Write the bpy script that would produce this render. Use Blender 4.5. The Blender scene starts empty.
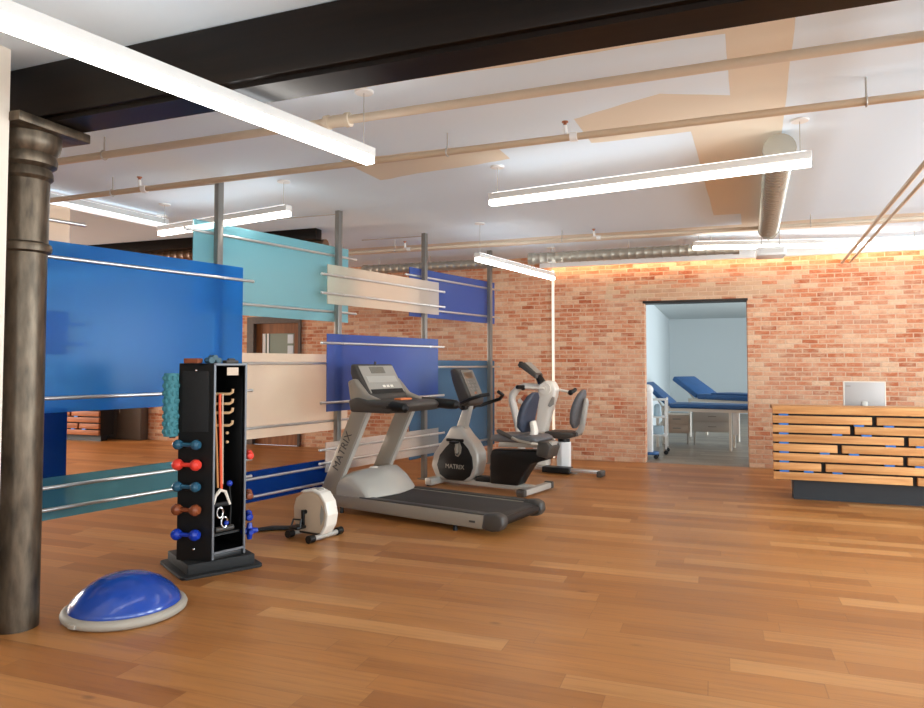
import bpy, bmesh, math, random
from mathutils import Vector, Matrix
random.seed(7)
R = math.radians
S = bpy.context.scene
C = S.collection
PI = math.pi

# ------------------------------------------------------------------ camera
cam_d = bpy.data.cameras.new('camera'); cam = bpy.data.objects.new('camera', cam_d); C.objects.link(cam)
cam_d.sensor_width = 36.0; cam_d.lens = 700/924*36; cam_d.shift_y = -16.9/924
cam.location = (0, 0, 1.45); cam.rotation_euler = (R(92.2), 0, 0); cam_d.clip_start = .05
S.camera = cam
# ------------------------------------------------------------------ world, exposure, daylight and left fill
S.view_settings.view_transform = 'Standard'; S.view_settings.look = 'None'
S.view_settings.exposure = 0.0; S.view_settings.gamma = 1.0; S.view_settings.use_curve_mapping = False
W = bpy.data.worlds.new('sky'); S.world = W; W.use_nodes = True
W.node_tree.nodes['Background'].inputs[0].default_value = (.75, .87, 1, 1)
W.node_tree.nodes['Background'].inputs[1].default_value = 1.2
BA = R(-20)                      # the building's long axis (u) turned against the camera
cB, sB = math.cos(BA), math.sin(BA)
def uv(u, v, z=0.0): return Vector((u*cB - v*sB, u*sB + v*cB, z))
def area(name, u, v, z, sx, sy, power, col, du, dv, dz=0):
    l = bpy.data.lights.new(name, 'AREA'); l.shape = 'RECTANGLE'; l.size = sx; l.size_y = sy; l.energy = power; l.color = col
    o = bpy.data.objects.new(name, l); C.objects.link(o); o.location = uv(u, v, z)
    d = uv(du, dv, dz); o.rotation_euler = d.to_track_quat('-Z', 'Y').to_euler()
    return o
DAY = (.80, .92, 1.0)
for i, v in enumerate((-2.2, 1.0, 4.2, 7.4)):
    area('daylight_right_window', 5.72, v, 1.75, 1.9, 1.9, (120, 200, 290, 290)[i], DAY, -1, 0, -.02)
for i, u in enumerate((-1.8, 1.2, 4.0)):
    area('daylight_rear_window', u, -4.12, 1.75, 1.9, 1.9, (45, 100, 120)[i], DAY, 0, 1, -.05)
area('fill_left', -14.9, 6.5, 1.7, 3.0, 1.6, 520, (1, .93, .84), 1, 0, 0)  # added warm fill, no window here; lights the screen panels from behind
area('daylight_annex_window', 4.9, 15.2, 1.6, 4.5, 1.8, 330, (.84, .94, 1.0), -1, 0, .1)

# ------------------------------------------------------------------ materials
def lin(c):
    c = c/255.0
    return c/12.92 if c <= .04045 else ((c+.055)/1.055)**2.4
def rgb(r, g, b): return (lin(r), lin(g), lin(b), 1)
MATS = {}
def mat(name, col, rough=.5, metal=0.0, spec=.5, emit=None, es=0.0, noise=0.0, nscale=20, bump=0.0, coat=0.0, stretch=None):
    if name in MATS: return MATS[name]
    m = bpy.data.materials.new(name); m.use_nodes = True; MATS[name] = m
    n, l = m.node_tree.nodes, m.node_tree.links; b = n['Principled BSDF']
    b.inputs['Base Color'].default_value = col; b.inputs['Roughness'].default_value = rough
    b.inputs['Metallic'].default_value = metal; b.inputs['Specular IOR Level'].default_value = spec
    b.inputs['Coat Weight'].default_value = coat
    if emit: b.inputs['Emission Color'].default_value = emit; b.inputs['Emission Strength'].default_value = es
    if noise or bump:
        tc = n.new('ShaderNodeTexCoord'); t = n.new('ShaderNodeTexNoise'); t.inputs['Scale'].default_value = nscale; t.inputs['Detail'].default_value = 4
        if stretch:
            mp = n.new('ShaderNodeMapping'); mp.inputs['Scale'].default_value = stretch
            l.new(tc.outputs['Object'], mp.inputs[0]); l.new(mp.outputs[0], t.inputs['Vector'])
        else: l.new(tc.outputs['Object'], t.inputs['Vector'])
        if noise:
            r = n.new('ShaderNodeValToRGB'); e = r.color_ramp.elements
            e[0].position = .3; e[1].position = .7
            e[0].color = (*[c*(1-noise) for c in col[:3]], 1); e[1].color = (*[min(1, c*(1+noise)) for c in col[:3]], 1)
            l.new(t.outputs['Fac'], r.inputs[0]); l.new(r.outputs[0], b.inputs['Base Color'])
        if bump:
            bp = n.new('ShaderNodeBump'); bp.inputs['Strength'].default_value = bump; bp.inputs['Distance'].default_value = .01
            l.new(t.outputs['Fac'], bp.inputs['Height']); l.new(bp.outputs[0], b.inputs['Normal'])
    return m
def acrylic(name, col, see=.28, trl=.55, rough=.22):
    m = bpy.data.materials.new(name); m.use_nodes = True
    n, l = m.node_tree.nodes, m.node_tree.links; b = n['Principled BSDF']; out = n['Material Output']
    b.inputs['Base Color'].default_value = col; b.inputs['Roughness'].default_value = rough; b.inputs['Specular IOR Level'].default_value = .35
    t = n.new('ShaderNodeBsdfTranslucent'); t.inputs[0].default_value = col
    r = n.new('ShaderNodeBsdfRefraction'); r.inputs['Roughness'].default_value = .16; r.inputs['IOR'].default_value = 1.2
    r.inputs[0].default_value = (*[c**.42 for c in col[:3]], 1)
    m1 = n.new('ShaderNodeMixShader'); m1.inputs[0].default_value = trl
    m2 = n.new('ShaderNodeMixShader'); m2.inputs[0].default_value = see
    l.new(b.outputs[0], m1.inputs[1]); l.new(t.outputs[0], m1.inputs[2]); l.new(m1.outputs[0], m2.inputs[1]); l.new(r.outputs[0], m2.inputs[2])
    l.new(m2.outputs[0], out.inputs['Surface'])
    return m
class NT:
    """tiny helper for node graphs"""
    def __init__(s, name):
        s.m = bpy.data.materials.new(name); s.m.use_nodes = True; s.t = s.m.node_tree; s.b = s.t.nodes['Principled BSDF']
    def n(s, kind, **kw):
        o = s.t.nodes.new('ShaderNode'+kind)
        for k, v in kw.items(): setattr(o, k, v)
        return o
    def put(s, sock, v):
        if hasattr(v, 'links') or hasattr(v, 'is_linked'): s.t.links.new(v, sock)
        else: sock.default_value = v
    def math(s, op, a, b=0.0, c=None):
        o = s.n('Math', operation=op); s.put(o.inputs[0], a); s.put(o.inputs[1], b)
        if c is not None: s.put(o.inputs[2], c)
        return o.outputs[0]
    def mix(s, f, a, b, blend='MIX'):
        o = s.n('Mix', data_type='RGBA', blend_type=blend); s.put(o.inputs[0], f); s.put(o.inputs[6], a); s.put(o.inputs[7], b); return o.outputs[2]
    def ramp(s, f, stops):
        o = s.n('ValToRGB'); e = o.color_ramp.elements
        while len(e) < len(stops): e.new(.5)
        for i, (p, c) in enumerate(stops): e[i].position = p; e[i].color = c if len(c) == 4 else (*c, 1)
        s.put(o.inputs[0], f); return o.outputs[0]
    def noise(s, vec, scale, detail=3, rough=.5):
        o = s.n('TexNoise'); s.put(o.inputs['Vector'], vec); o.inputs['Scale'].default_value = scale; o.inputs['Detail'].default_value = detail; o.inputs['Roughness'].default_value = rough; return o.outputs['Fac']
    def comb(s, x, y, z=0.0):
        o = s.n('CombineXYZ'); s.put(o.inputs[0], x); s.put(o.inputs[1], y); s.put(o.inputs[2], z); return o.outputs[0]
    def white(s, vec):
        o = s.n('TexWhiteNoise', noise_dimensions='3D'); s.put(o.inputs['Vector'], vec); return o.outputs['Value']
def plank_mat(name, ramp, width=.15, length=1.25, rough=.36, knots=.6, spec=.4):
    k = NT(name); tc = k.n('TexCoord'); sp = k.n('SeparateXYZ'); k.put(sp.inputs[0], tc.outputs['Object'])
    x, y = sp.outputs[0], sp.outputs[1]
    row = k.math('FLOOR', k.math('DIVIDE', y, width)); fy = k.math('FRACT', k.math('DIVIDE', y, width))
    off = k.math('MULTIPLY', k.white(k.comb(row, 3.7)), 9.0)
    wl = k.math('ADD', k.math('MULTIPLY', k.white(k.comb(row, 9.1)), .7), length-.35)
    xs = k.math('DIVIDE', k.math('ADD', x, off), wl); col = k.math('FLOOR', xs); fx = k.math('FRACT', xs)
    r1 = k.white(k.comb(row, col, 1.0))
    g = k.noise(k.comb(k.math('MULTIPLY', x, 1.3), k.math('ADD', k.math('MULTIPLY', y, 22.0), k.math('MULTIPLY', r1, 60.0)), r1), 1.6, 5, .6)
    base = k.ramp(r1, ramp)
    c = k.mix(.75, base, k.ramp(g, [(.25, (.66, .58, .5)), (.5, (1, 1, 1)), (.75, (1.16, 1.14, 1.1))]), 'MULTIPLY')
    big = k.noise(k.comb(k.math('MULTIPLY', x, .8), k.math('MULTIPLY', y, 3.0), 0.0), .9, 2)
    c = k.mix(.5, c, k.ramp(big, [(.3, (.8, .76, .72)), (.7, (1.12, 1.1, 1.08))]), 'MULTIPLY')
    # knots
    vo = k.n('TexVoronoi'); k.put(vo.inputs['Vector'], k.comb(k.math('MULTIPLY', x, .75), k.math('MULTIPLY', y, 1.5), 0.0)); vo.inputs['Scale'].default_value = 2.2
    kn = k.ramp(vo.outputs['Distance'], [(.0, (1, 1, 1)), (.035, (.7, .7, .7)), (.075, (0, 0, 0))])
    sel = k.math('GREATER_THAN', k.white(vo.outputs['Color']), .55)
    c = k.mix(k.math('MULTIPLY', k.math('MULTIPLY', kn, sel), knots), c, (.11, .05, .02, 1))
    ey = k.math('MINIMUM', fy, k.math('SUBTRACT', 1.0, fy)); ex = k.math('MINIMUM', fx, k.math('SUBTRACT', 1.0, fx))
    line = k.math('MAXIMUM', k.math('LESS_THAN', ey, .012), k.math('LESS_THAN', k.math('MULTIPLY', ex, length/width), .014))
    c = k.mix(k.math('MULTIPLY', line, .32), c, (.10, .045, .02, 1))
    k.put(k.b.inputs['Base Color'], c)
    k.put(k.b.inputs['Roughness'], k.math('ADD', k.math('MULTIPLY', g, .18), rough-.09)); k.b.inputs['Specular IOR Level'].default_value = spec
    bp = k.n('Bump'); bp.inputs['Strength'].default_value = .12; bp.inputs['Distance'].default_value = .004
    k.put(bp.inputs['Height'], k.math('SUBTRACT', g, line)); k.put(k.b.inputs['Normal'], bp.outputs[0])
    return k.m
def brick_mat():
    k = NT('old_brick'); tc = k.n('TexCoord'); sp = k.n('SeparateXYZ'); k.put(sp.inputs[0], tc.outputs['Object'])
    x = k.math('ADD', sp.outputs[0], sp.outputs[1]); z = sp.outputs[2]
    wob = k.math('MULTIPLY', k.math('SUBTRACT', k.noise(k.comb(x, z), 5, 2), .5), .012)
    z2 = k.math('ADD', z, wob)
    bw, bh = .205, .064
    row = k.math('FLOOR', k.math('DIVIDE', z2, bh)); fz = k.math('FRACT', k.math('DIVIDE', z2, bh))
    sh = k.math('MULTIPLY', k.math('MODULO', k.math('ABSOLUTE', row), 2.0), .5)
    sh = k.math('ADD', sh, k.math('MULTIPLY', k.white(k.comb(row, .3)), .2))
    xs = k.math('ADD', k.math('DIVIDE', x, bw), sh); col = k.math('FLOOR', xs); fx = k.math('FRACT', xs)
    r1 = k.white(k.comb(row, col, 2.0)); r2 = k.white(k.comb(row, col, 5.0))
    c = k.ramp(r1, [(.0, rgb(166, 92, 60)), (.25, rgb(188, 110, 74)), (.5, rgb(198, 126, 90)), (.75, rgb(204, 146, 112)), (1, rgb(216, 178, 146))])
    n1 = k.noise(k.comb(x, z), 26, 4, .7)
    c = k.mix(.6, c, k.ramp(n1, [(.3, (.72, .66, .62)), (.7, (1.2, 1.22, 1.25))]), 'MULTIPLY')
    n2 = k.noise(k.comb(x, z, 4.0), 1.4, 4, .6)
    c = k.mix(k.ramp(n2, [(.45, (0, 0, 0)), (.75, (.5, .5, .5))]), c, rgb(226, 192, 162))
    n3 = k.noise(k.comb(k.math('MULTIPLY', x, 6.0), k.math('MULTIPLY', z, 11.0), 2.0), 1.0, 5, .75)
    c = k.mix(k.ramp(n3, [(.46, (0, 0, 0)), (.66, (.62, .62, .62))]), c, rgb(216, 182, 150))
    c = k.mix(k.ramp(n3, [(.26, (.5, .5, .5)), (.42, (0, 0, 0))]), c, rgb(150, 78, 50))
    # mortar repair around the lintel of the doorway
    inx = k.math('LESS_THAN', k.math('ABSOLUTE', k.math('SUBTRACT', sp.outputs[0], -.25)), k.math('ADD', .85, k.math('MULTIPLY', r1, .5)))
    inz = k.math('MULTIPLY', k.math('GREATER_THAN', z2, 2.4), k.math('LESS_THAN', z2, k.math('ADD', 2.55, k.math('MULTIPLY', r2, .12))))
    c = k.mix(k.math('MULTIPLY', k.math('MULTIPLY', inx, inz), .6), c, rgb(196, 170, 140))
    e = k.math('MINIMUM', k.math('MULTIPLY', k.math('MINIMUM', fx, k.math('SUBTRACT', 1.0, fx)), bw), k.math('MULTIPLY', k.math('MINIMUM', fz, k.math('SUBTRACT', 1.0, fz)), bh))
    e = k.math('ADD', e, k.math('MULTIPLY', k.math('SUBTRACT', n1, .5), .014))
    mo = k.ramp(e, [(.004, (1, 1, 1)), (.0085, (0, 0, 0))])
    c = k.mix(mo, c, k.mix(n1, rgb(186, 150, 122), rgb(224, 194, 168)))
    k.put(k.b.inputs['Base Color'], c); k.b.inputs['Roughness'].default_value = .9; k.b.inputs['Specular IOR Level'].default_value = .15
    bp = k.n('Bump'); bp.inputs['Strength'].default_value = .5; bp.inputs['Distance'].default_value = .01
    k.put(bp.inputs['Height'], k.math('ADD', k.math('SUBTRACT', 1.0, mo), k.math('MULTIPLY', n1, .5))); k.put(k.b.inputs['Normal'], bp.outputs[0])
    return k.m
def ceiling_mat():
    """white paint with crisp-edged tan bands and patches along the pipe and duct runs"""
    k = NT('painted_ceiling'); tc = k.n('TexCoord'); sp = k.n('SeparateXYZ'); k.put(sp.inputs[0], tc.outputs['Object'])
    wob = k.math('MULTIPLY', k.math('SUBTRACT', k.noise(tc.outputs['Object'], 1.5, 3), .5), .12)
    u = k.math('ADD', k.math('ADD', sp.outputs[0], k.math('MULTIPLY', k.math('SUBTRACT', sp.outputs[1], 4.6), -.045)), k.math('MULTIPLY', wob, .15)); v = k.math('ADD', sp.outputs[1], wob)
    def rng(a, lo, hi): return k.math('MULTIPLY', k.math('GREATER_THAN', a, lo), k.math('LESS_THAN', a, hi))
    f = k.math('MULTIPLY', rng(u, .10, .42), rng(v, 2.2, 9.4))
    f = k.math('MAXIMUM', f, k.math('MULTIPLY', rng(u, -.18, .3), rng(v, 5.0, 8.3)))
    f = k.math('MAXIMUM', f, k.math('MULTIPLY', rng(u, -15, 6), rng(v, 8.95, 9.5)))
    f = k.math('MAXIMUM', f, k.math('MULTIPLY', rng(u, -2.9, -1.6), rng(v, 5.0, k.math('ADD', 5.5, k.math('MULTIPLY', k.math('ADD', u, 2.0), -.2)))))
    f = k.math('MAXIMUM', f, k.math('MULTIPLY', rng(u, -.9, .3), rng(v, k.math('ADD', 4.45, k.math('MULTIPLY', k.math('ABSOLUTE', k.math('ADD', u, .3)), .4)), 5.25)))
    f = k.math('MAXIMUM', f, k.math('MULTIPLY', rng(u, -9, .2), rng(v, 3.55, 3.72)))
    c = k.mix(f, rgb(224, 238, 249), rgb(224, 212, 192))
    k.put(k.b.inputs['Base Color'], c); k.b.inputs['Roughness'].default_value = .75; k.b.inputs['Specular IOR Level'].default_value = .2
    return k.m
M_floor = plank_mat('oak_planks', [(.0, rgb(150, 94, 46)), (.3, rgb(167, 109, 56)), (.8, rgb(177, 120, 66)), (1, rgb(190, 136, 82))])
M_floor2 = plank_mat('grey_planks', [(.0, rgb(118, 104, 90)), (.5, rgb(136, 120, 102)), (1, rgb(150, 136, 118))], knots=.2)
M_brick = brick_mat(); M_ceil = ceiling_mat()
def wood_mat(name, a, b, sx=(3, 30, 30), rough=.55, knots=0, spec=.3):
    k = NT(name); tc = k.n('TexCoord'); mp = k.n('Mapping'); mp.inputs['Scale'].default_value = sx; k.put(mp.inputs[0], tc.outputs['Object'])
    oi = k.n('ObjectInfo'); rn = oi.outputs['Random']
    ad = k.n('VectorMath', operation='ADD'); k.put(ad.inputs[0], mp.outputs[0]); k.put(ad.inputs[1], k.comb(k.math('MULTIPLY', rn, 40), k.math('MULTIPLY', rn, 17), 0.0))
    g = k.noise(ad.outputs[0], 1.0, 5, .6)
    c = k.ramp(g, [(.3, a), (.7, b)])
    c = k.mix(.5, c, k.ramp(rn, [(0, (.86, .84, .82)), (1, (1.1, 1.1, 1.1))]), 'MULTIPLY')
    if knots:
        vo = k.n('TexVoronoi'); vo.inputs['Scale'].default_value = 1; mp2 = k.n('Mapping'); mp2.inputs['Scale'].default_value = (2.2, 5, 5); k.put(mp2.inputs[0], tc.outputs['Object']); k.put(vo.inputs['Vector'], mp2.outputs[0])
        c = k.mix(k.ramp(vo.outputs['Distance'], [(.03, (.8, .8, .8)), (.09, (0, 0, 0))]), c, (.12, .05, .02, 1))
    k.put(k.b.inputs['Base Color'], c); k.b.inputs['Roughness'].default_value = rough; k.b.inputs['Specular IOR Level'].default_value = spec
    return k.m
M_slat = wood_mat('knotty_pine', rgb(184, 122, 68), rgb(222, 168, 108), (1.6, 26, 26), knots=1)
M_oldwood = wood_mat('dark_beam_wood', rgb(14, 9, 6), rgb(26, 17, 11), (1.5, 25, 25), rough=.36, spec=.16)
M_brownwood = wood_mat('brown_door_wood', rgb(110, 66, 36), rgb(150, 96, 56), (20, 20, 2))
M_darkframe = mat('dark_door_frame', rgb(70, 54, 42), .5, noise=.2)
M_white = mat('white_paint', rgb(232, 230, 226), .55)
M_cream = mat('cream_wall_paint', rgb(226, 214, 198), .7)
M_annex = mat('pale_blue_white_paint', rgb(214, 222, 224), .7)
M_housing = mat('white_light_housing', rgb(214, 210, 204), .4)
M_glow = mat('warm_white_diffuser', rgb(255, 250, 242), .4, emit=(1, .96, .90, 1), es=10.0)
M_glow2 = mat('cool_white_diffuser', rgb(240, 245, 250), .4, emit=(.9, .96, 1, 1), es=1.1)
M_up = mat('added_uplight_glow', rgb(255, 252, 248), .4, emit=(.95, .98, 1, 1), es=4.5)
M_led = mat('amber_led', rgb(255, 225, 180), .4, emit=(1, .66, .38, 1), es=20.0)
M_led2 = mat('warm_led', rgb(255, 235, 210), .4, emit=(1, .80, .56, 1), es=.75)
M_iron = mat('cast_iron', rgb(92, 80, 66), .40, .7, noise=.45, nscale=7, bump=.15, stretch=(3, 3, .8))
M_pipe = mat('painted_pipe', rgb(206, 190, 168), .42)
M_pipe2 = mat('painted_tan_pipe', rgb(190, 166, 138), .45)
M_wire = mat('steel_wire', rgb(180, 176, 170), .4, .6)
M_duct = mat('galvanised_duct', rgb(172, 168, 156), .34, .6)
M_ductbrown = mat('brown_duct', rgb(120, 88, 64), .45, .4)
M_alu = mat('brushed_aluminium', rgb(212, 210, 206), .28, .85)
M_post = mat('steel_post', rgb(128, 124, 118), .35, .45)
M_silver = mat('silver_plastic', rgb(146, 135, 120), .45, .25)
M_silver2 = mat('light_silver_plastic', rgb(176, 170, 160), .42, .3)
M_char = mat('charcoal_plastic', rgb(62, 56, 50), .5)
M_black = mat('black_plastic', rgb(15, 14, 13), .42, spec=.35)
M_rub = mat('black_rubber', rgb(20, 19, 18), .75, noise=.2, nscale=60)
M_belt = mat('running_belt_rubber', rgb(52, 45, 38), .7, noise=.15, nscale=80)
M_btnd = mat('dark_console_grey', rgb(104, 98, 90), .45)
M_btn = mat('console_grey', rgb(150, 143, 132), .45)
M_lcd = mat('console_display', rgb(104, 96, 82), .3, noise=.2, nscale=60)
M_orange = mat('orange_button', rgb(214, 116, 60), .45)
M_ivory = mat('ivory_plastic', rgb(226, 216, 202), .35)
M_beige = mat('beige_plastic', rgb(196, 170, 142), .4)
M_greyvinyl = mat('grey_vinyl', rgb(92, 90, 90), .55, noise=.1, nscale=30)
M_navyvinyl = mat('navy_vinyl', rgb(48, 54, 68), .5, noise=.1, nscale=30)
M_bluevinyl = mat('blue_vinyl', rgb(34, 84, 138), .42, noise=.1, nscale=8)
M_bosu = mat('blue_rubber_dome', rgb(28, 64, 146), .17, spec=.6, noise=.12, nscale=5)
M_bosub = mat('grey_rubber_base', rgb(160, 150, 136), .6)
M_slate = mat('slate_plinth', rgb(24, 28, 33), .5)
M_bluespacer = mat('blue_spacer', rgb(30, 110, 190), .4)
M_dred = mat('red_vinyl', rgb(232, 62, 46), .38)
M_dteal = mat('teal_vinyl', rgb(40, 86, 108), .22)
M_dbrown = mat('brown_vinyl', rgb(130, 66, 36), .26)
M_dblue = mat('blue_vinyl_coating', rgb(20, 52, 156), .25)
M_tealfoam = mat('teal_foam', rgb(66, 130, 138), .7)
M_hook = mat('wood_peg', rgb(206, 166, 120), .5)
M_chrome = mat('chrome', rgb(200, 200, 200), .18, 1.0)
M_notice = mat('paper', rgb(205, 210, 212), .8)
M_glassgrey = mat('green_grey_glass', rgb(120, 132, 120), .12)
M_text = mat('dark_lettering', rgb(60, 54, 48), .5)
M_textl = mat('pale_lettering', rgb(150, 140, 126), .5)

# ------------------------------------------------------------------ mesh helpers
class MB:
    def __init__(s): s.bm = bmesh.new()
    def _xf(s, vs, m):
        if m is not None: bmesh.ops.transform(s.bm, matrix=m, verts=vs)
    def box(s, x0, x1, y0, y1, z0, z1, bev=0.0, seg=2, m=None):
        b = bmesh.new(); bmesh.ops.create_cube(b, size=1)
        for v in b.verts: v.co = Vector((x0+(v.co.x+.5)*(x1-x0), y0+(v.co.y+.5)*(y1-y0), z0+(v.co.z+.5)*(z1-z0)))
        if bev: bmesh.ops.bevel(b, geom=b.edges[:], offset=bev, segments=seg, affect='EDGES', profile=.5)
        s.add(b, m); return s
    def add(s, b, m=None):
        if m is not None: bmesh.ops.transform(b, matrix=m, verts=b.verts[:])
        me = bpy.data.meshes.new('t'); b.to_mesh(me); b.free(); s.bm.from_mesh(me); bpy.data.meshes.remove(me)
    def cyl(s, p0, p1, r0, r1=None, n=16): return s.tube([p0, p1], r0 if r1 is None else [r0, r1], n)
    def tube(s, pts, r, n=10, closed=False, flat=None):
        b = bmesh.new(); pts = [Vector(p) for p in pts]; N = len(pts)
        rr = r if isinstance(r, (list, tuple)) else [r]*N
        rings = []; up = None
        for i in range(N):
            if closed: t = (pts[(i+1) % N]-pts[i-1]).normalized()
            else: t = (pts[min(i+1, N-1)]-pts[max(i-1, 0)]).normalized()
            if up is None:
                up = Vector((0, 0, 1)) if abs(t.z) < .95 else Vector((1, 0, 0))
            a = t.cross(up).normalized(); up = a.cross(t).normalized()
            fl = flat if flat else 1.0
            rings.append([b.verts.new(pts[i] + (a*math.cos(2*PI*k/n) + up*math.sin(2*PI*k/n)*fl)*rr[i]) for k in range(n)])
        M = N if closed else N-1
        for i in range(M):
            A, B = rings[i], rings[(i+1) % N]
            for k in range(n): b.faces.new((A[k], A[(k+1) % n], B[(k+1) % n], B[k]))
        if not closed:
            b.faces.new(rings[0][::-1]); b.faces.new(rings[-1])
        bmesh.ops.recalc_face_normals(b, faces=b.faces[:]); s.add(b); return s
    def prism(s, pts, a0, a1, axis='y', bev=0.0, seg=2, m=None):
        """2-D outline extruded along axis: 'y' outline is (x,z); 'z' outline is (x,y); 'x' outline is (y,z)"""
        b = bmesh.new()
        def P(p, a): return {'y': (p[0], a, p[1]), 'z': (p[0], p[1], a), 'x': (a, p[0], p[1])}[axis]
        A = [b.verts.new(P(p, a0)) for p in pts]; B = [b.verts.new(P(p, a1)) for p in pts]; n = len(pts)
        b.faces.new(A); b.faces.new(B[::-1])
        for i in range(n): b.faces.new((A[i], B[i], B[(i+1) % n], A[(i+1) % n]))
        bmesh.ops.recalc_face_normals(b, faces=b.faces[:])
        if bev: bmesh.ops.bevel(b, geom=b.edges[:], offset=bev, segments=seg, affect='EDGES', profile=.5, clamp_overlap=True)
        s.add(b, m); return s
    def lathe(s, prof, n=32, m=None):
        b = bmesh.new(); rings = []
        for r, z in prof:
            rings.append([b.verts.new((r*math.cos(2*PI*k/n), r*math.sin(2*PI*k/n), z)) for k in range(n)] if r > 1e-5 else [b.verts.new((0, 0, z))])
        for A, B in zip(rings, rings[1:]):
            for k in range(n):
                f = [A[k % len(A)], A[(k+1) % len(A)], B[(k+1) % len(B)], B[k % len(B)]]
                g = []
                for q in f:
                    if q not in g: g.append(q)
                if len(g) > 2: b.faces.new(g)
        if len(rings[0]) > 1: b.faces.new(rings[0][::-1])
        if len(rings[-1]) > 1: b.faces.new(rings[-1])
        bmesh.ops.recalc_face_normals(b, faces=b.faces[:]); s.add(b, m); return s
    def ball(s, c, rx, ry=None, rz=None, n=16):
        b = bmesh.new(); bmesh.ops.create_uvsphere(b, u_segments=n, v_segments=max(8, n//2), radius=1)
        for v in b.verts: v.co = Vector((c[0]+v.co.x*rx, c[1]+v.co.y*(ry or rx), c[2]+v.co.z*(rz or rx)))
        s.add(b); return s
    def loft(s, rings):
        b = bmesh.new(); V = [[b.verts.new(p) for p in r] for r in rings]; n = len(V[0])
        for A, B in zip(V, V[1:]):
            for k in range(n): b.faces.new((A[k], A[(k+1) % n], B[(k+1) % n], B[k]))
        b.faces.new(V[0][::-1]); b.faces.new(V[-1]); bmesh.ops.recalc_face_normals(b, faces=b.faces[:]); s.add(b); return s
    def build(s, name, material, parent=None, smooth=35, label=None):
        me = bpy.data.meshes.new(name); s.bm.to_mesh(me); s.bm.free()
        for p in me.polygons: p.use_smooth = True
        me.set_sharp_from_angle(angle=R(smooth)); me.materials.append(material)
        o = bpy.data.objects.new(name, me); C.objects.link(o)
        if parent is not None: o.parent = parent
        if label: o['label'] = label
        return o
def rotm(axis, deg, pivot=(0, 0, 0)):
    p = Vector(pivot); return Matrix.Translation(p) @ Matrix.Rotation(R(deg), 4, axis) @ Matrix.Translation(-p)
def thing(name, label, cat, loc=(0, 0, 0), rz=0.0, group=None):
    o = bpy.data.objects.new(name, None); C.objects.link(o); o.location = loc; o.rotation_euler = (0, 0, rz)
    o.empty_display_size = .1; o['label'] = label; o['category'] = cat
    if group: o['group'] = group
    return o
def tag(o, label, cat, group=None):
    o['label'] = label; o['category'] = cat
    if group: o['group'] = group
    return o
def place(o, loc=(0, 0, 0), rz=0.0): o.location = loc; o.rotation_euler = (0, 0, rz); return o
def struct(o, rz=BA): o['kind'] = 'structure'; o.rotation_euler = (0, 0, rz); return o
def lettering(body, size, material, parent, mtx, name='lettering', ext=.001):
    cu = bpy.data.curves.new('t', 'FONT'); cu.body = body; cu.size = size; cu.align_x = 'CENTER'; cu.align_y = 'CENTER'; cu.extrude = ext
    t = bpy.data.objects.new('t', cu); C.objects.link(t); bpy.context.view_layer.update()
    me = bpy.data.meshes.new_from_object(t.evaluated_get(bpy.context.evaluated_depsgraph_get()))
    bpy.data.objects.remove(t); bpy.data.curves.remove(cu)
    me.transform(mtx); me.materials.clear(); me.materials.append(material)
    o = bpy.data.objects.new(name, me); C.objects.link(o); o.parent = parent
    return o
def basis(origin, x, y):
    x = Vector(x).normalized(); z = x.cross(Vector(y)).normalized(); y = z.cross(x)
    m = Matrix.Identity(4)
    for i in range(3): m[i][0] = x[i]; m[i][1] = y[i]; m[i][2] = z[i]; m[i][3] = origin[i]
    return m

# ------------------------------------------------------------------ the setting, in (u, v, z)
CZ = 3.12; U0, U1, V0, V1 = -15.2, 5.6, -4.0, 10.66
struct(MB().box(U0-.3, U1+.3, V0-.3, V1+.02, -.15, 0).build('floor', M_floor))
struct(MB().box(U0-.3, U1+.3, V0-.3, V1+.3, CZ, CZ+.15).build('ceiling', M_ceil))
DU0, DU1, DZ = -1.005, .411, 2.35
LU0, LU1, LZ = -8.03, -6.9, 2.30
w = MB()
for a, b, z0, z1 in ((U0-.3, LU0, 0, CZ), (LU0, LU1, LZ, CZ), (LU1, DU0, 0, CZ), (DU0, DU1, DZ+.034, CZ), (DU1, U1+.3, 0, CZ)):
    w.box(a, b, V1, V1+.3, z0, z1)
struct(w.build('wall_back', M_brick))
struct(MB().box(-3.95, -3.505, V0, 2.62, 0, CZ).build('wall_left', M_cream))
struct(MB().box(U0, -3.9, 2.3, 2.62, 0, CZ).build('wall_side_left', M_cream))
struct(MB().box(U0-.3, U0, 2.3, V1, 0, CZ).build('wall_far_left', M_cream))
def windowed(name, axis, c0, c1, lo, hi, spans, z0, z1, material):
    w = MB(); e = lo
    def bx(a, b, za, zb):
        if axis == 'u': w.box(c0, c1, a, b, za, zb)
        else: w.box(a, b, c0, c1, za, zb)
    for a, b in spans:
        bx(e, a, 0, CZ); bx(a, b, 0, z0); bx(a, b, z1, CZ); e = b
    bx(e, hi, 0, CZ)
    return struct(w.build(name, material))
rspan = [(v-.95, v+.95) for v in (-2.2, 1.0, 4.2, 7.4)]; fspan = [(u-.95, u+.95) for u in (-1.8, 1.2, 4.0)]
windowed('wall_right', 'u', U1, U1+.3, V0-.3, V1+.3, rspan, .8, 2.7, M_cream)
windowed('wall_front', 'v', V0-.3, V0, -3.9, U1, fspan, .8, 2.7, M_cream)
wn = 0
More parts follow.
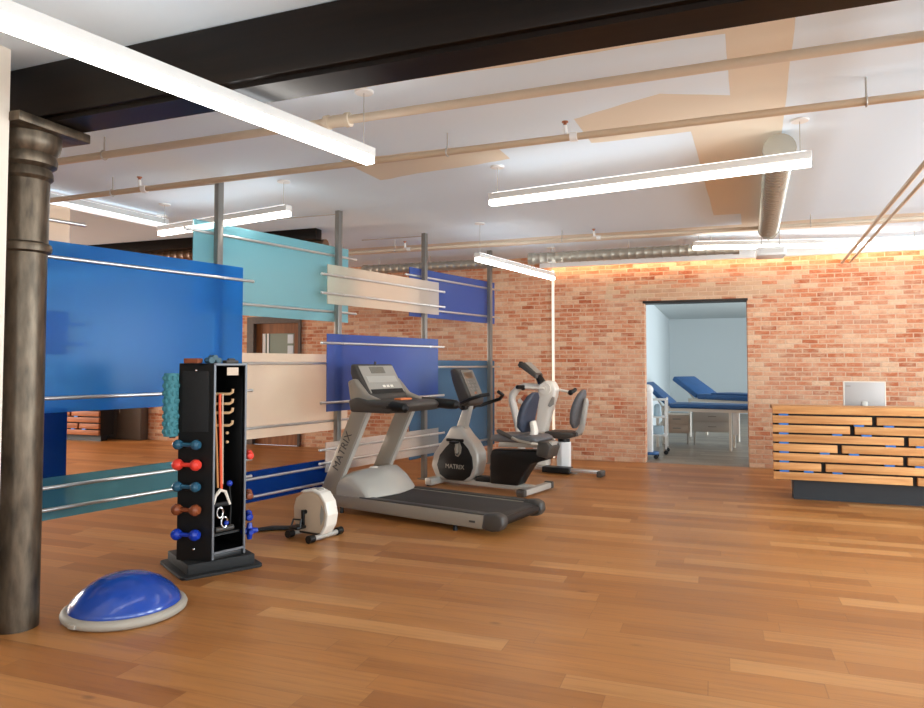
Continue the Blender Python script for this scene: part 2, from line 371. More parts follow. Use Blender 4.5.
for axis, spans in (('u', rspan), ('v', fspan)):
    for a, b in spans:
        wn += 1; f = MB()
        for p0, p1, z0, z1 in ((a, a+.05, .8, 2.7), (b-.05, b, .8, 2.7), (a, b, .8, .85), (a, b, 2.65, 2.7), (a, b, 1.73, 1.77), ((a+b)/2-.02, (a+b)/2+.02, .8, 2.7)):
            if axis == 'u': f.box(U1+.02, U1+.08, p0, p1, z0, z1)
            else: f.box(p0, p1, V0-.08, V0-.02, z0, z1)
        struct(f.build('window_%d' % wn, M_white))
# white header over the brick that hides the amber strip
struct(MB().box(-2.55, U1, V1-.16, V1-.12, 2.93, CZ).box(-2.55, U1, V1-.12, V1, 3.08, CZ).build('trim_1', M_white))
# annex room behind the doorway
AV = 22.0; AU0 = -1.34; AZ = 2.8
struct(MB().box(AU0-.3, 5.3, V1+.02, AV, -.15, 0).build('floor_annex', M_floor2))
struct(MB().box(AU0-.3, 5.3, V1+.3, AV+.3, AZ, AZ+.15).build('ceiling_annex', M_annex))
struct(MB().box(AU0-.3, AU0, V1+.3, AV+.3, 0, AZ).build('wall_annex_left', M_annex))
struct(MB().box(AU0, 5.3, AV, AV+.3, 0, AZ).build('wall_annex_back', M_annex))
w = MB(); w.box(5.0, 5.3, V1+.3, 12.9, 0, AZ).box(5.0, 5.3, 17.5, AV, 0, AZ).box(5.0, 5.3, 12.9, 17.5, 0, .7).box(5.0, 5.3, 12.9, 17.5, 2.5, AZ)
struct(w.build('wall_annex_right', M_annex))
struct(MB().box(DU0-.02, DU1+.01, V1-.012, V1+.28, DZ-.003, DZ+.032).build('trim_2', mat('dark_steel_lintel', rgb(44, 38, 34), .45, .5)))
# the framed glass door far left in the brick wall
d = struct(MB().box(LU0, LU0+.14, V1-.04, V1+.25, 0, LZ).box(LU1-.05, LU1, V1-.04, V1+.25, 0, LZ).box(LU0+.14, LU1-.05, V1-.04, V1+.25, LZ-.12, LZ).build('door_1', M_darkframe))
a, b = LU0+.14, LU1-.05
MB().box(a, a+.12, V1+.05, V1+.1, 0, 2.18).box(b-.13, b, V1+.05, V1+.1, 0, 2.18).box(a+.12, b-.13, V1+.05, V1+.1, 2.0, 2.18).box(a+.12, b-.13, V1+.05, V1+.1, 0, .5).build('door_leaf', M_brownwood, d)
MB().box(a+.12, b-.13, V1+.07, V1+.08, .5, 2.0).build('door_glass', M_glassgrey, d)
MB().box(a+.13, a+.19, V1+.055, V1+.066, .5, 2.0).box(a+.23, a+.26, V1+.055, V1+.066, .5, 2.0).build('door_side_strip', M_white, d)
for q, (x, z) in enumerate(((b-.28, 1.82), (b-.28, 1.62))): MB().box(x, x+.12, V1+.06, V1+.068, z, z+.16).build('door_notice', M_notice, d)
MB().cyl((b-.16, V1+.0, 1.02), (b-.16, V1+.05, 1.02), .012).cyl((b-.16, V1+.005, 1.02), (b-.28, V1+.005, 1.02), .01).build('door_handle', M_chrome, d)

# LED strips on the brick
o = thing('led_strip', 'amber glowing light strip running along the top of the brick wall', 'light strip', uv(0, 0, 0), BA)
MB().box(-2.45, 5.3, V1-.10, V1-.085, 2.935, 2.95).build('diffuser', M_led, o)
MB().box(-2.5, 5.35, V1-.105, V1, 2.95, 2.965).build('channel', M_white, o)
o = thing('led_strip', 'thin upright glowing light strip on the brick wall left of the doorway', 'light strip', uv(-2.375, 0, 0), BA)
MB().box(-.012, .012, V1-.03, V1-.02, .01, 2.9).build('diffuser', M_led2, o)
MB().box(-.022, .022, V1-.02, V1, .01, 2.9).build('channel', M_white, o)

# ------------------------------------------------------------------ big dark beam and the iron column
o = thing('ceiling_beam', 'dark timber beam with stepped underside crossing the ceiling over the iron column', 'beam', uv(0, 0, 0), BA-.022)
b0, b1 = 2.72, 2.985          # v range
def beamtrim(z0, z1, va, vb): return MB().box(-3.93, U1-.02, va, vb, z0, z1, .012)
beamtrim(2.82, CZ-.002, b0, b0+.12).build('timber', M_oldwood, o)
beamtrim(2.82, CZ-.002, b0+.14, b1).build('timber', M_oldwood, o)
MB().box(-3.93, U1-.02, b0+.03, b1-.03, 2.795, 2.82).build('soffit_plate', M_oldwood, o)
o = thing('iron_column', 'weathered round cast iron column at the left edge under the dark beam', 'column', (-2.462, 3.92, 0), 0)
MB().lathe([(.112, 0), (.113, .3), (.112, 2.1)], 40).lathe([(.115, 2.1), (.118, 2.5)], 40).build('shaft', M_iron, o)
MB().lathe([(.112, 2.07), (.132, 2.08), (.136, 2.10), (.132, 2.12), (.112, 2.135)], 40).build('collar', M_iron, o)
MB().lathe([(.118, 2.48), (.134, 2.5), (.132, 2.53), (.124, 2.55), (.15, 2.57), (.155, 2.60), (.145, 2.63), (.165, 2.66), (.172, 2.70), (.172, 2.735), (.1, 2.74)], 40).build('capital', M_iron, o)
MB().box(-.225, .225, -.225, .225, 2.735, 2.79, .008, m=Matrix.Rotation(BA, 4, 'Z')).build('cap_plate', M_iron, o)

# ------------------------------------------------------------------ pipes, ducts, hangers
def pipe(name, label, mtl, pts, r, cat='pipe', hangers=(), couplings=(), sprk=(), turn=0):
    o = thing(name, label, cat, uv(0, 0, 0), BA+turn)
    MB().tube(pts, r, 14).build('tube', mtl, o)
    for (u, v, z) in hangers:
        MB().cyl((u, v, z), (u, v, CZ), .006, n=8).build('hanger_rod', M_wire, o)
        MB().tube([(u, v+math.cos(t)*(r+.006), z+math.sin(t)*(r+.006)) for t in [k*PI/8 for k in range(16)]], .005, 6, closed=True).build('clamp', M_wire, o)
    for u, v, z in couplings: MB().cyl((u-.07, v, z), (u+.07, v, z), r*1.45, n=14).cyl((u-.09, v, z), (u-.06, v, z), r*1.7, n=14).cyl((u+.06, v, z), (u+.09, v, z), r*1.7, n=14).build('coupling', mtl, o)
    for u, v, z in sprk:
        MB().tube([(u, v, z), (u-.03, v, z+.015), (u-.05, v, z+.03), (u-.055, v, z+.085)], .014, 8).cyl((u-.02, v, z), (u+.03, v, z), r*1.35, n=12).build('sprinkler_fitting', M_white, o)
        MB().cyl((u-.055, v, z+.08), (u-.055, v, z+.105), .012, n=8).cyl((u-.055, v, z+.105), (u-.055, v, z+.112), .022, n=10).build('sprinkler_head', mat('red_bronze', rgb(158, 92, 58), .4, .4), o)
    return o
pipe('ceiling_pipe', 'pale painted pipe running just beyond the dark beam', M_pipe, [(-14, 3.79, 2.985), (5.5, 3.79, 2.985)], .027, couplings=[(-2.32, 3.79, 2.985)], hangers=[(-4.3, 3.79, 2.985), (1.6, 3.79, 2.985), (3.6, 3.79, 2.985)], turn=-.0225)
pipe('ceiling_pipe', 'tan sprinkler pipe, second across the ceiling from the dark beam', M_pipe2, [(-14, 4.61, 2.98), (5.5, 4.61, 2.98)], .024,
     hangers=[(-5.2, 4.61, 2.98), (-1.95, 4.61, 2.98), (.70, 4.61, 2.98)], sprk=[(-1.03, 4.61, 2.98), (-4.83, 4.61, 2.98)], turn=-.03)
pipe('ceiling_pipe', 'white sprinkler pipe near the brick wall in front of the spiral duct', M_pipe, [(-5.2, 8.6, 3.0), (5.5, 8.6, 3.0)], .02,
     hangers=[(-4.1, 8.6, 3.0), (-1.8, 8.6, 3.0), (1.0, 8.6, 3.0)], sprk=[(-1.35, 8.6, 3.0), (-3.9, 8.6, 3.0)])
def duct(label, mtl, p0, p1, r, pitch=.11, name='spiral_duct', bands=True):
    o = thing(name, label, 'duct', uv(0, 0, 0), BA)
    p0, p1 = Vector(p0), Vector(p1); L = (p1-p0).length; n = int(L/pitch); b = MB()
    pts, rr = [], []
    for k in range(n+1):
        for dt, rad in ((0, r), (.35, r), (.42, r*1.07), (.5, r*1.07), (.57, r)):
            t = min(1, (k+dt)/n)
            if pts and t <= pts[-1][0]: continue
            pts.append((t, rad))
    b.tube([p0.lerp(p1, t) for t, _ in pts], [q for _, q in pts], 20)
    b.build('spiral_tube', mtl, o)
    for p, q in ((p0, p1), (p1, p0)):
        d = (q-p).normalized(); MB().cyl(p-d*.01, p+d*.06, r*1.12, n=20).build('end_collar', mtl, o)
    for t in (.12, .5, .88):
        p = p0.lerp(p1, t); MB().cyl(p, (p.x, p.y, CZ), .005, n=6).build('hanger_rod', M_wire, o)
    return o
duct('round spiral duct running away towards the brick wall right of centre', M_duct, (.44, 5.43, 2.985), (.575, 8.7, 2.985), .10, .09)
duct('long spiral duct along the top of the brick wall above the doorway', M_duct, (-2.5, 9.70, 2.955), (.28, 9.70, 2.955), .075)
duct('short spiral duct behind the blue upper screen panel', M_duct, (-5.3, 9.97, 2.955), (-3.0, 9.97, 2.955), .07)
duct('brown ribbed duct under the far dark beam at left', M_ductbrown, (-14, 7.62, 2.93), (-4.6, 7.62, 2.93), .075)
o = tag(place(MB().box(-14, -4.6, 7.4, 7.54, 2.98, CZ, .01).build('ceiling_beam', M_oldwood), (0, 0, 0), BA), 'dark timber beam far back at left behind the tall blue panel', 'beam')
pipe('conduit', 'left of the two thin conduits running back to the brick wall at right', M_pipe, [(.89, -3.9, 2.83), (1.615, 10.65, 2.83)], .019, hangers=[(1.287, 4.1, 2.83)], cat='conduit')
pipe('conduit', 'right of the two thin conduits running back to the brick wall at right', M_pipe, [(.985, -3.9, 2.83), (1.71, 10.65, 2.83)], .015, hangers=[(1.452, 5.5, 2.83)], cat='conduit')
o = thing('air_unit', 'small white box hanging below the far ceiling above the doorway', 'air unit', uv(.63, 9.13, 2.75), BA)
MB().box(-.16, .16, -.06, .3, 0, .1, .01).build('housing', M_white, o); MB().box(-.13, .13, -.065, -.058, .03, .07).build('grille', M_housing, o)
MB().cyl((-.1, .1, .1), (-.1, .1, CZ-2.75), .006, n=6).build('hanger_rod', M_wire, o); MB().cyl((.1, .1, .1), (.1, .1, CZ-2.75), .006, n=6).build('hanger_rod', M_wire, o)

# ------------------------------------------------------------------ pendant linear lights
def linear_light(label, p0, p1, zb, glow=None, h=.10, w=.075, inset=.07, lens=.045):
    p0, p1 = Vector((*p0, 0)), Vector((*p1, 0)); d = p1-p0; L = d.length; rz = math.atan2(d.y, d.x)
    o = thing('linear_light', label, 'light', (p0.x, p0.y, zb), rz, 'pendant strip lights')
    MB().box(0, L, -w/2, w/2, lens, h, .004).build('housing', M_housing, o)
    MB().box(.004, L-.004, -w/2+.003, w/2-.003, 0, lens, .008).build('diffuser', glow or M_glow, o)
    MB().box(.03, L-.03, -w/2+.012, w/2-.012, h, h+.004).build('added_uplight', glow or M_up, o)  # glowing top strip added to brighten the ceiling
    for x in (inset, L-inset):
        MB().cyl((x, 0, h), (x, 0, CZ-zb-.012), .003, n=6).build('suspension_wire', M_wire, o)
        MB().lathe([(.055, CZ-zb-.014), (.06, CZ-zb-.008), (.06, CZ-zb-.001)], 20, Matrix.Translation((x, 0, 0))).build('ceiling_canopy', M_white, o)
    return o
linear_light('long near strip light hanging across the upper left corner under the dark beam', (-.563-1.93, 4.286-3.03), (-.563, 4.286), 2.68)
linear_light('strip light hanging in front of the round duct at upper right', (.238, 5.894), (2.37, 4.693), 2.79)
linear_light('strip light hanging behind the aqua screen panel at left', (-3.164, 7.287), (-1.568, 6.296), 2.79)
linear_light('strip light pointing away towards the corner light strip on the brick wall', (.176, 8.189), (1.312, 10.052), 2.66)
linear_light('farthest strip light, hanging in front of the brick wall above the doorway', (2.97, 8.95), (5.7, 8.65), 2.92)
linear_light('dim strip light close to the ceiling beyond the iron column', (-4.45, 5.64), (-3.34, 7.86), 2.98, M_glow2)

# ------------------------------------------------------------------ the panel screen
SA = R(90-33.3)
scr = thing('panel_screen', 'floor to ceiling room divider of steel posts with coloured translucent panels and rails', 'room divider', (-.479, 8.895, 0), SA)
for s in (-4.72, -3.13, -1.575, 0, 1.615):
    p = MB().box(s-.03, s+.03, -.03, .03, .012, CZ-.001, .004).build('post', M_post, scr)
    MB().box(s-.06, s+.06, -.06, .06, 0, .012).build('foot_plate', M_post, p)
COL = dict(blue=rgb(62, 150, 228), royal=rgb(108, 136, 212), deep=rgb(22, 78, 164), aqua=rgb(164, 222, 234), teal=rgb(104, 168, 184), slate=rgb(108, 150, 184), cream=rgb(252, 238, 220), frost=rgb(232, 222, 212), dark=rgb(14, 66, 144))
SEE = dict(frost=.55, cream=.45)
AC = {k: acrylic('acrylic_'+k, v, SEE.get(k, .56)) for k, v in COL.items()}
# s range, z range, rail heights, front(+)/back bay, colour, label
PAN = [(-4.94, -2.90, 1.10, 2.34, (2.22, 1.205), 1, 'blue', 'largest blue panel beside the iron column'),
       (-4.94, -2.90, .34, .64, (.57, .415), 1, 'teal', 'low teal panel near the floor at left'),
       (-6.35, -4.40, .38, 1.13, (), -1, 'dark', 'dark blue panel beside the foot of the iron column'),
       (-6.35, -4.41, 1.52, 1.84, (1.75, 1.6), -1, 'royal', 'narrow blue strip seen dimly through the largest blue panel'),
       (-6.35, -4.41, 2.20, 2.63, (2.51,), -1, 'cream', 'cream panel high up beside the iron column'),
       (-3.34, -1.34, 1.91, 2.735, (2.63, 2.015), -1, 'aqua', 'high aqua panel'),
       (-3.34, -1.34, .735, 1.555, (1.456, .84), -1, 'cream', 'cream panel at mid height behind the accessory tower'),
       (-3.34, -1.34, .135, .43, (.36, .19), -1, 'deep', 'low deep blue panel behind the accessory tower'),
       (-1.80, .235, 2.085, 2.505, (2.39, 2.193), 1, 'cream', 'narrow cream panel high up between aqua and blue panels'),
       (-1.80, .22, .95, 1.77, (1.67, 1.045), 1, 'royal', 'blue panel behind the treadmill console'),
       (-1.81, .23, .32, .63, (.56, .42), 1, 'frost', 'low frosted white panel behind the treadmill uprights'),
       (-.22, 1.87, 2.05, 2.67, (2.565, 2.15), -1, 'royal', 'blue panel high up at the right end'),
       (-.21, 1.865, .255, 1.50, (1.41, .35), -1, 'slate', 'tall slate blue panel at the right end behind the exercise bike')]
for s0, s1, z0, z1, rails, side, colr, lab in PAN:
    # local -y is towards the viewer; front bays sit before the posts, back bays behind them
    yp = -.055 if side > 0 else .075
    p = MB().box(s0, s1, yp-.005, yp+.005, z0, z1, .001, 1).build('panel', AC[colr], scr, label=lab)
    yr = -.076 if side > 0 else .052
    for zr in rails:
        r = MB()
        r.cyl((s0-.1, yr, zr), (s1+.1, yr, zr), .014, n=12)
        for sp in (-4.72, -3.13, -1.575, 0, 1.615):
            if s0-.05 < sp < s1+.05:
                r.cyl((sp, -.03 if side > 0 else .03, zr), (sp, yr+(-.018 if side > 0 else .012), zr), .012, n=10)
        for e in (s0-.1, s1+.1): r.ball((e, yr, zr), .016, n=8)
        r.build('rail', M_alu, p)
ud = Matrix.Rotation(-SA, 4, 'Z') @ uv(-1, 0, 0)
for s in (-3.13, -1.575, 0): MB().cyl((s, 0, 3.085), (s+ud.x*.9, ud.y*.9, 3.085), .006, n=8).build('brace_rod', M_wire, scr)

# ------------------------------------------------------------------ treadmill
t = thing('treadmill', 'silver and charcoal treadmill with a long black running belt facing the blue panel', 'treadmill', (-.057, 6.136, 0), R(-32.5))
for y0, y1 in ((0, .09), (.73, .82)):
    s_ = MB().prism([(-1.55, .06), (-1.55, .175), (.29, .166), (.27, .045), (-.3, .05)], y0, y1, 'y', .012).build('side_rail', M_silver, t)
    MB().box(-1.1, .29, y0+.006, y1-.006, .166, .18, .004).build('foot_strip', M_char, s_)
    MB().prism([(.26, .05), (.28, .18), (.40, .195), (.465, .17), (.475, .10), (.44, .05), (.36, .035)], y0-.006, y1+.006, 'y', .02, 3).build('end_cap', M_char, t)
MB().box(.14, .20, -.003, .001, .095, .112).build('emblem', M_text, t)
MB().prism([(-1.05, .10), (-1.05, .165), (.36, .160), (.43, .145), (.45, .115), (.43, .085), (.36, .07)], .095, .725, 'y', .006).build('running_belt', M_belt, t)
MB().cyl((.42, .09, .115), (.42, .73, .115), .036, n=18).build('rear_roller', M_black, t)
MB().box(-1.5, -1.0, .095, .725, .07, .15).build('deck_frame', M_black, t)
# motor hood: rounded shell that drops to the belt
prof = [(-1.54, .14), (-1.52, .24), (-1.42, .33), (-1.28, .40), (-1.18, .405), (-1.08, .33), (-.99, .22), (-.965, .175), (-1.0, .15)]
rings = []
for y, sc, dx in ((.02, .70, -.05), (.05, .86, -.03), (.12, .97, -.01), (.28, 1.03, .03), (.41, 1.05, .05), (.54, 1.03, .03), (.70, .97, -.01), (.77, .86, -.03), (.80, .70, -.05)):
    rings.append([(x+(dx if x > -1.3 else 0), y, .14+(z-.14)*sc) for x, z in prof])
h = MB().loft(rings).build('motor_hood', M_silver2, t, 50)
MB().lathe([(.0, .012), (.03, .01), (.042, 0)], 20, Matrix.Translation((-1.20, .34, .414)) @ Matrix.Scale(1.4, 4, (0, 1, 0))).build('badge', M_ivory, h)
for y0, y1 in ((.015, .085), (.735, .805)):
    u_ = MB().prism([(-1.62, .16), (-1.60, .23), (-1.20, 1.03), (-1.01, 1.03), (-1.40, .24), (-1.40, .16)], y0, y1, 'y', .014).build('upright', M_silver, t)
    MB().prism([(-1.405, .25), (-1.385, .245), (-.99, 1.02), (-1.015, 1.03)], y0+.008, y1-.008, 'y').build('edge_trim', M_silver2, u_)
    if y0 < .1:
        dv = Vector((.39, 0, .79)).normalized()
        lettering('MATRIX', .115, M_text, u_, basis((-1.325, y0-.0015, .60), (dv.x, 0, dv.z), (-dv.z, 0, dv.x)))
# console
MB().prism([(-1.22, .985), (-1.25, 1.10), (-1.15, 1.13), (-.98, 1.10), (-.72, 1.09), (-.66, 1.05), (-.74, .985)], .0, .82, 'y', .025, 3).build('console_tray', M_char, t)
c_ = MB().prism([(-1.20, 1.08), (-1.31, 1.36), (-1.305, 1.447), (-1.25, 1.447), (-1.06, 1.15), (-1.03, 1.09)], .10, .70, 'y', .02, 3).build('console', M_char, t)
MB().prism([(-1.20, 1.07), (-1.27, 1.10), (-1.30, 1.28), (-1.22, 1.31)], .05, .75, 'y', .02, 3).build('console_back', M_silver, t)
for y0, y1 in ((.03, .11), (.69, .77)):
    MB().prism([(-1.24, 1.06), (-1.26, 1.25), (-1.21, 1.31), (-1.06, 1.16), (-.90, 1.11), (-.88, 1.07)], y0, y1, 'y', .02, 3).build('console_cheek', M_silver, t)
nx = Vector((.30, 0, .19)).normalized(); fx = Vector((.19, 0, -.30)).normalized()   # face normal and down-slope
def face(y0, y1, a, b, name, m_, th=.004, lift=.004):
    o0 = Vector((-1.245, 0, 1.447))+nx*lift; q = MB(); A, B = o0+fx*a, o0+fx*b
    q.prism([(A.x, A.z), (B.x, B.z), (B.x+nx.x*th, B.z+nx.z*th), (A.x+nx.x*th, A.z+nx.z*th)], y0, y1, 'y'); return q.build(name, m_, c_)
face(.13, .67, .02, .335, 'face_plate', M_btn, .003, .002)
face(.28, .50, .035, .11, 'display', M_lcd); face(.17, .63, .145, .215, 'button_field', M_silver2)
face(.36, .40, .25, .275, 'white_button', M_ivory); face(.42, .46, .25, .275, 'white_button', M_ivory); face(.48, .52, .25, .275, 'white_button', M_ivory)
face(.15, .65, .295, .34, 'reading_ledge', M_black)
MB().box(-.93, -.84, .32, .50, 1.095, 1.115, .008).build('stop_button', M_orange, t, label='orange stop button')
for y in (.045, .775):
    q = .09 if y < .1 else 0
    g = MB().tube([(-1.12, y, 1.06), (-.95, y, 1.065), (-.76, y, 1.06), (-.70, y, 1.055)], [.04, .05, .052, .048], 14).build('handrail', M_char, t)
    MB().tube([(-.82, y, 1.058), (-.72, y, 1.055), (-.56-q, y, 1.045), (-.49-q, y, 1.043), (-.46-q, y, 1.043)], [.05, .052, .05, .046, .02], 14).build('grip', M_black, g)
MB().cyl((-1.235, .40, 1.44), (-1.235, .40, 1.475), .012, n=10).build('sensor_knob', M_char, t)
for x, y in ((-.02, .03), (-.02, .79), (-1.35, .04), (-1.35, .78)):
    MB().cyl((x, y, 0), (x, y, .06), .022, .016, 12).build('foot', M_black, t)

# ------------------------------------------------------------------ recumbent exercise bike
k = thing('exercise_bike', 'recumbent exercise bike with black pod, silver frame and seat behind the treadmill', 'exercise bike', (.647, 7.628, 0), R(-33.5))
CY = .30
MB().box(-.04, .045, -.03, .66, .02, .085, .012).build('rear_stabilizer', M_silver2, k)
MB().box(-.05, .055, -.045, .02, .015, .095, .015).build('stabilizer_cap', M_char, k); MB().box(-.05, .055, .62, .68, .015, .095, .015).build('stabilizer_cap', M_char, k)
MB().box(-1.32, -1.22, .02, .60, .015, .10, .015).build('front_stabilizer', M_silver2, k)
MB().prism([(-1.28, .03), (-1.28, .115), (-.6, .095), (-.02, .09), (-.02, .03)], CY-.07, CY+.07, 'y', .012).build('base_beam', M_silver2, k)
# shell of the front pod: silver rim around a round black cover
rim = [(-1.20, .06), (-1.30, .10), (-1.36, .22), (-1.33, .36), (-1.24, .48), (-1.14, .60), (-1.08, .70), (-.94, .72), (-.86, .62), (-.76, .53), (-.69, .42), (-.68, .30), (-.72, .16), (-.82, .07)]
MB().prism(rim, CY-.105, CY+.105, 'y', .03, 3).build('pod_shell', M_silver2, k)
blk = [(-1.12, .075), (-1.22, .13), (-1.26, .24), (-1.22, .36), (-1.13, .46), (-1.03, .545), (-.90, .535), (-.82, .46), (-.76, .36), (-.75, .24), (-.79, .14), (-.88, .08)]
for y0, y1 in ((CY-.118, CY-.1), (CY+.1, CY+.118)):
    pc = MB().prism(blk, y0, y1, 'y', .006).build('pod_cover', M_black, k)
    if y0 < CY:
        lettering('MATRIX', .075, M_textl, pc, basis((-1.0, y0-.0015, .235), (1, 0, 0), (0, 0, 1)))
        MB().prism([(-.985, .37), (-1.0, .45), (-.97, .53), (-.93, .54), (-.90, .47), (-.91, .40), (-.95, .355)], y0-.012, y0, 'y', .004).build('crank_slot', M_silver, pc)
MB().box(-1.12, -.88, CY-.13, CY+.13, .53, .565, .01).build('bottle_tray', M_black, k)
mst = MB().prism([(-1.07, .60), (-.93, .60), (-.83, .96), (-.92, .97)], CY-.045, CY+.045, 'y', .014).build('mast', M_silver2, k)
MB().lathe([(.03, 0), (.034, .03), (.03, .09), (.014, .11), (0, .112)], 14, Matrix.Translation((-1.0, CY-.07, .60))).build('lock_knob', M_black, k)
con = MB().prism([(-.90, .96), (-1.02, 1.25), (-1.05, 1.375), (-.99, 1.405), (-.90, 1.34), (-.76, 1.06), (-.76, .98), (-.82, .95)], CY-.16, CY+.16, 'y', .025, 3).build('console', M_char, k)
nn = Vector((.28, 0, .14)).normalized(); ff = Vector((.14, 0, -.28)).normalized()
def bface(y0, y1, a, b, name, m_):
    o0 = Vector((-.928, 0, 1.392)); A, B = o0+ff*a+nn*.004, o0+ff*b+nn*.004
    MB().prism([(A.x, A.z), (B.x, B.z), (B.x+nn.x*.006, B.z+nn.z*.006), (A.x+nn.x*.006, A.z+nn.z*.006)], y0, y1, 'y').build(name, m_, con)
bface(CY-.13, CY+.13, .02, .36, 'face_plate', M_btnd); 
bface(CY-.09, CY+.09, .05, .13, 'display', mat('bronze_display', rgb(150, 112, 80), .35))
for r_ in range(3):
    for c2 in range(3): bface(CY-.085+c2*.062, CY-.045+c2*.062, .165+r_*.045, .192+r_*.045, 'key', M_btn)
bface(CY-.03, CY+.03, .305, .335, 'start_button', M_orange)
MB().tube([(-.86, CY-.02, .955), (-.90, CY-.16, .95), (-.82, CY-.27, .99), (-.66, CY-.30, 1.05), (-.56, CY-.24, 1.09), (-.53, CY-.12, 1.10)], .022, 10).build('handlebar', M_black, k)
MB().tube([(-.86, CY+.02, .955), (-.84, CY+.2, .95), (-.74, CY+.28, .99), (-.62, CY+.29, 1.03), (-.555, CY+.25, 1.08), (-.57, CY+.17, 1.12)], .022, 10).build('handlebar', M_black, k)
MB().cyl((-.89, CY-.12, .94), (-.89, CY+.12, .94), .035, n=12).build('handlebar_clamp', M_black, k)
cr = MB().cyl((-.95, CY-.15, .40), (-.95, CY+.15, .40), .02, n=10).build('crank_axle', M_char, k)
for y, sg in ((CY-.15, 1), (CY+.15, -1)):
    MB().tube([(-.95, y, .40), (-.955, y, .40+.13*sg)], .016, 8).build('crank', M_silver, cr)
    MB().box(-1.0, -.91, y-.09 if y < CY else y, y if y < CY else y+.09, .39+.13*sg, .415+.13*sg, .006).build('pedal', M_black, cr)
MB().prism([(-.53, .08), (-.53, .40), (-.50, .47), (.20, .50), (.19, .40), (.0, .34), (-.10, .20), (-.17, .085)], CY-.10, CY+.10, 'y', .02, 3).build('seat_pedestal', M_black, k)
MB().box(-.74, -.50, CY-.08, CY+.08, .085, .14, .01).build('step_through', M_black, k)
MB().prism([(-.44, .50), (.24, .53), (.26, .60), (-.42, .57)], CY-.07, CY+.07, 'y', .012).build('seat_rail', M_silver2, k)
MB().prism([(.08, .44), (.10, .60), (.21, .60), (.26, .55), (.22, .42)], CY-.13, CY+.13, 'y', .02).build('rear_cover', M_char, k)
MB().prism([(-.46, .60), (-.42, .655), (-.2, .665), (.08, .66), (.14, .62), (.10, .585), (-.40, .575)], CY-.22, CY+.22, 'y', .025, 3).build('seat', M_greyvinyl, k)
# backrest: a leaning rounded pad
def pad(mtl, parent, name, base, top, wid, th, lean_n, curve=.03, tw=.75):
    base, top, n_ = Vector(base), Vector(top), Vector(lean_n).normalized(); rings = []
    for i in range(9):
        f = i/8; c = base.lerp(top, f) + n_*curve*math.sin(PI*f)
        ww = wid*(1-(1-tw)*f)*(.55+.45*math.sin(PI*min(1, .18+f*.72))) if i not in (0, 8) else wid*.42*(1 if i == 0 else tw)
        t2 = th*(.6+.4*math.sin(PI*f)) if i not in (0, 8) else th*.35
        ring = []
        for j in range(16):
            a = 2*PI*j/16; cx, sx = math.cos(a), math.sin(a)
            ring.append(c + Vector((0, 1, 0))*ww/2*math.copysign(abs(cx)**.6, cx) + n_*t2/2*math.copysign(abs(sx)**.6, sx))
        rings.append(ring)
    return MB().loft(rings).build(name, mtl, parent, 60)
bp_ = pad(M_navyvinyl, k, 'backrest', (-.12, CY, .685), (.01, CY, 1.13), .40, .10, (-1, 0, .25))
MB().prism([(-.06, .60), (.02, .60), (.03, .70), (-.0, .82), (-.045, .80), (-.03, .70)], CY-.05, CY+.05, 'y', .015).build('backrest_bracket', M_ivory, k)
for y in (CY-.27, CY+.27):
    g = MB().tube([(.13, y+(.08 if y < CY else -.08), .58), (.10, y, .59), (-.05, y, .61), (-.20, y, .66), (-.31, y, .70)], .017, 10).build('seat_handle', M_silver, k)
    MB().tube([(-.14, y, .638), (-.31, y, .702), (-.33, y, .71)], [.024, .026, .012], 10).build('grip', M_char, g)
for y in (.08, .52): MB().cyl((-1.30, y-.03, .03), (-1.30, y+.03, .03), .03, n=14).build('transport_wheel', M_black, k)

# ------------------------------------------------------------------ upper-body ergometer with its own seat
e = thing('arm_ergometer', 'white upright arm exercise machine with tilted monitor and swivel seat by the brick wall', 'arm exerciser', (1.377, 9.508, .065), R(-28))
e.scale = (.955, .955, .955)
MB().box(-.95, .58, -.235, -.165, -.033, .017, .01).build('base_beam', M_alu, e)
MB().box(.56, .63, -.30, -.10, -.068, .012, .015).build('rear_foot', M_char, e); MB().box(-.98, -.90, -.40, .2, -.068, .012, .015).build('front_foot', M_char, e)
MB().box(-.22, .18, -.30, -.12, -.053, .027, .012).build('seat_carriage', M_black, e)
MB().box(-.13, .22, -.14, .14, -.068, -.038, .006).build('carriage_plate', M_silver2, e)
sp_ = [(.105*math.cos(2*PI*i/6+PI/6), .105*math.sin(2*PI*i/6+PI/6)) for i in range(6)]
MB().prism(sp_, -.038, .355, 'z', .012).build('seat_column', M_white, e)
MB().cyl((0, 0, .355), (0, 0, .40), .085, n=20).build('swivel_collar', M_black, e)
MB().prism([(-.235, .46), (-.22, .50), (.0, .505), (.18, .50), (.20, .45), (.10, .405), (-.15, .41)], -.19, .19, 'y', .03, 3).build('seat', M_char, e)
pad(M_greyvinyl, e, 'backrest', (.16, 0, .555), (.30, 0, 1.09), .40, .11, (-1, 0, .28))
MB().prism([(.14, .44), (.20, .43), (.28, .50), (.31, .62), (.36, .92), (.34, .98), (.31, .96), (.25, .62), (.22, .55)], -.05, .05, 'y', .012).build('backrest_bracket', M_silver2, e)
MB().cyl((.20, -.13, .47), (.20, .13, .47), .03, n=12).build('tilt_hinge', M_char, e)
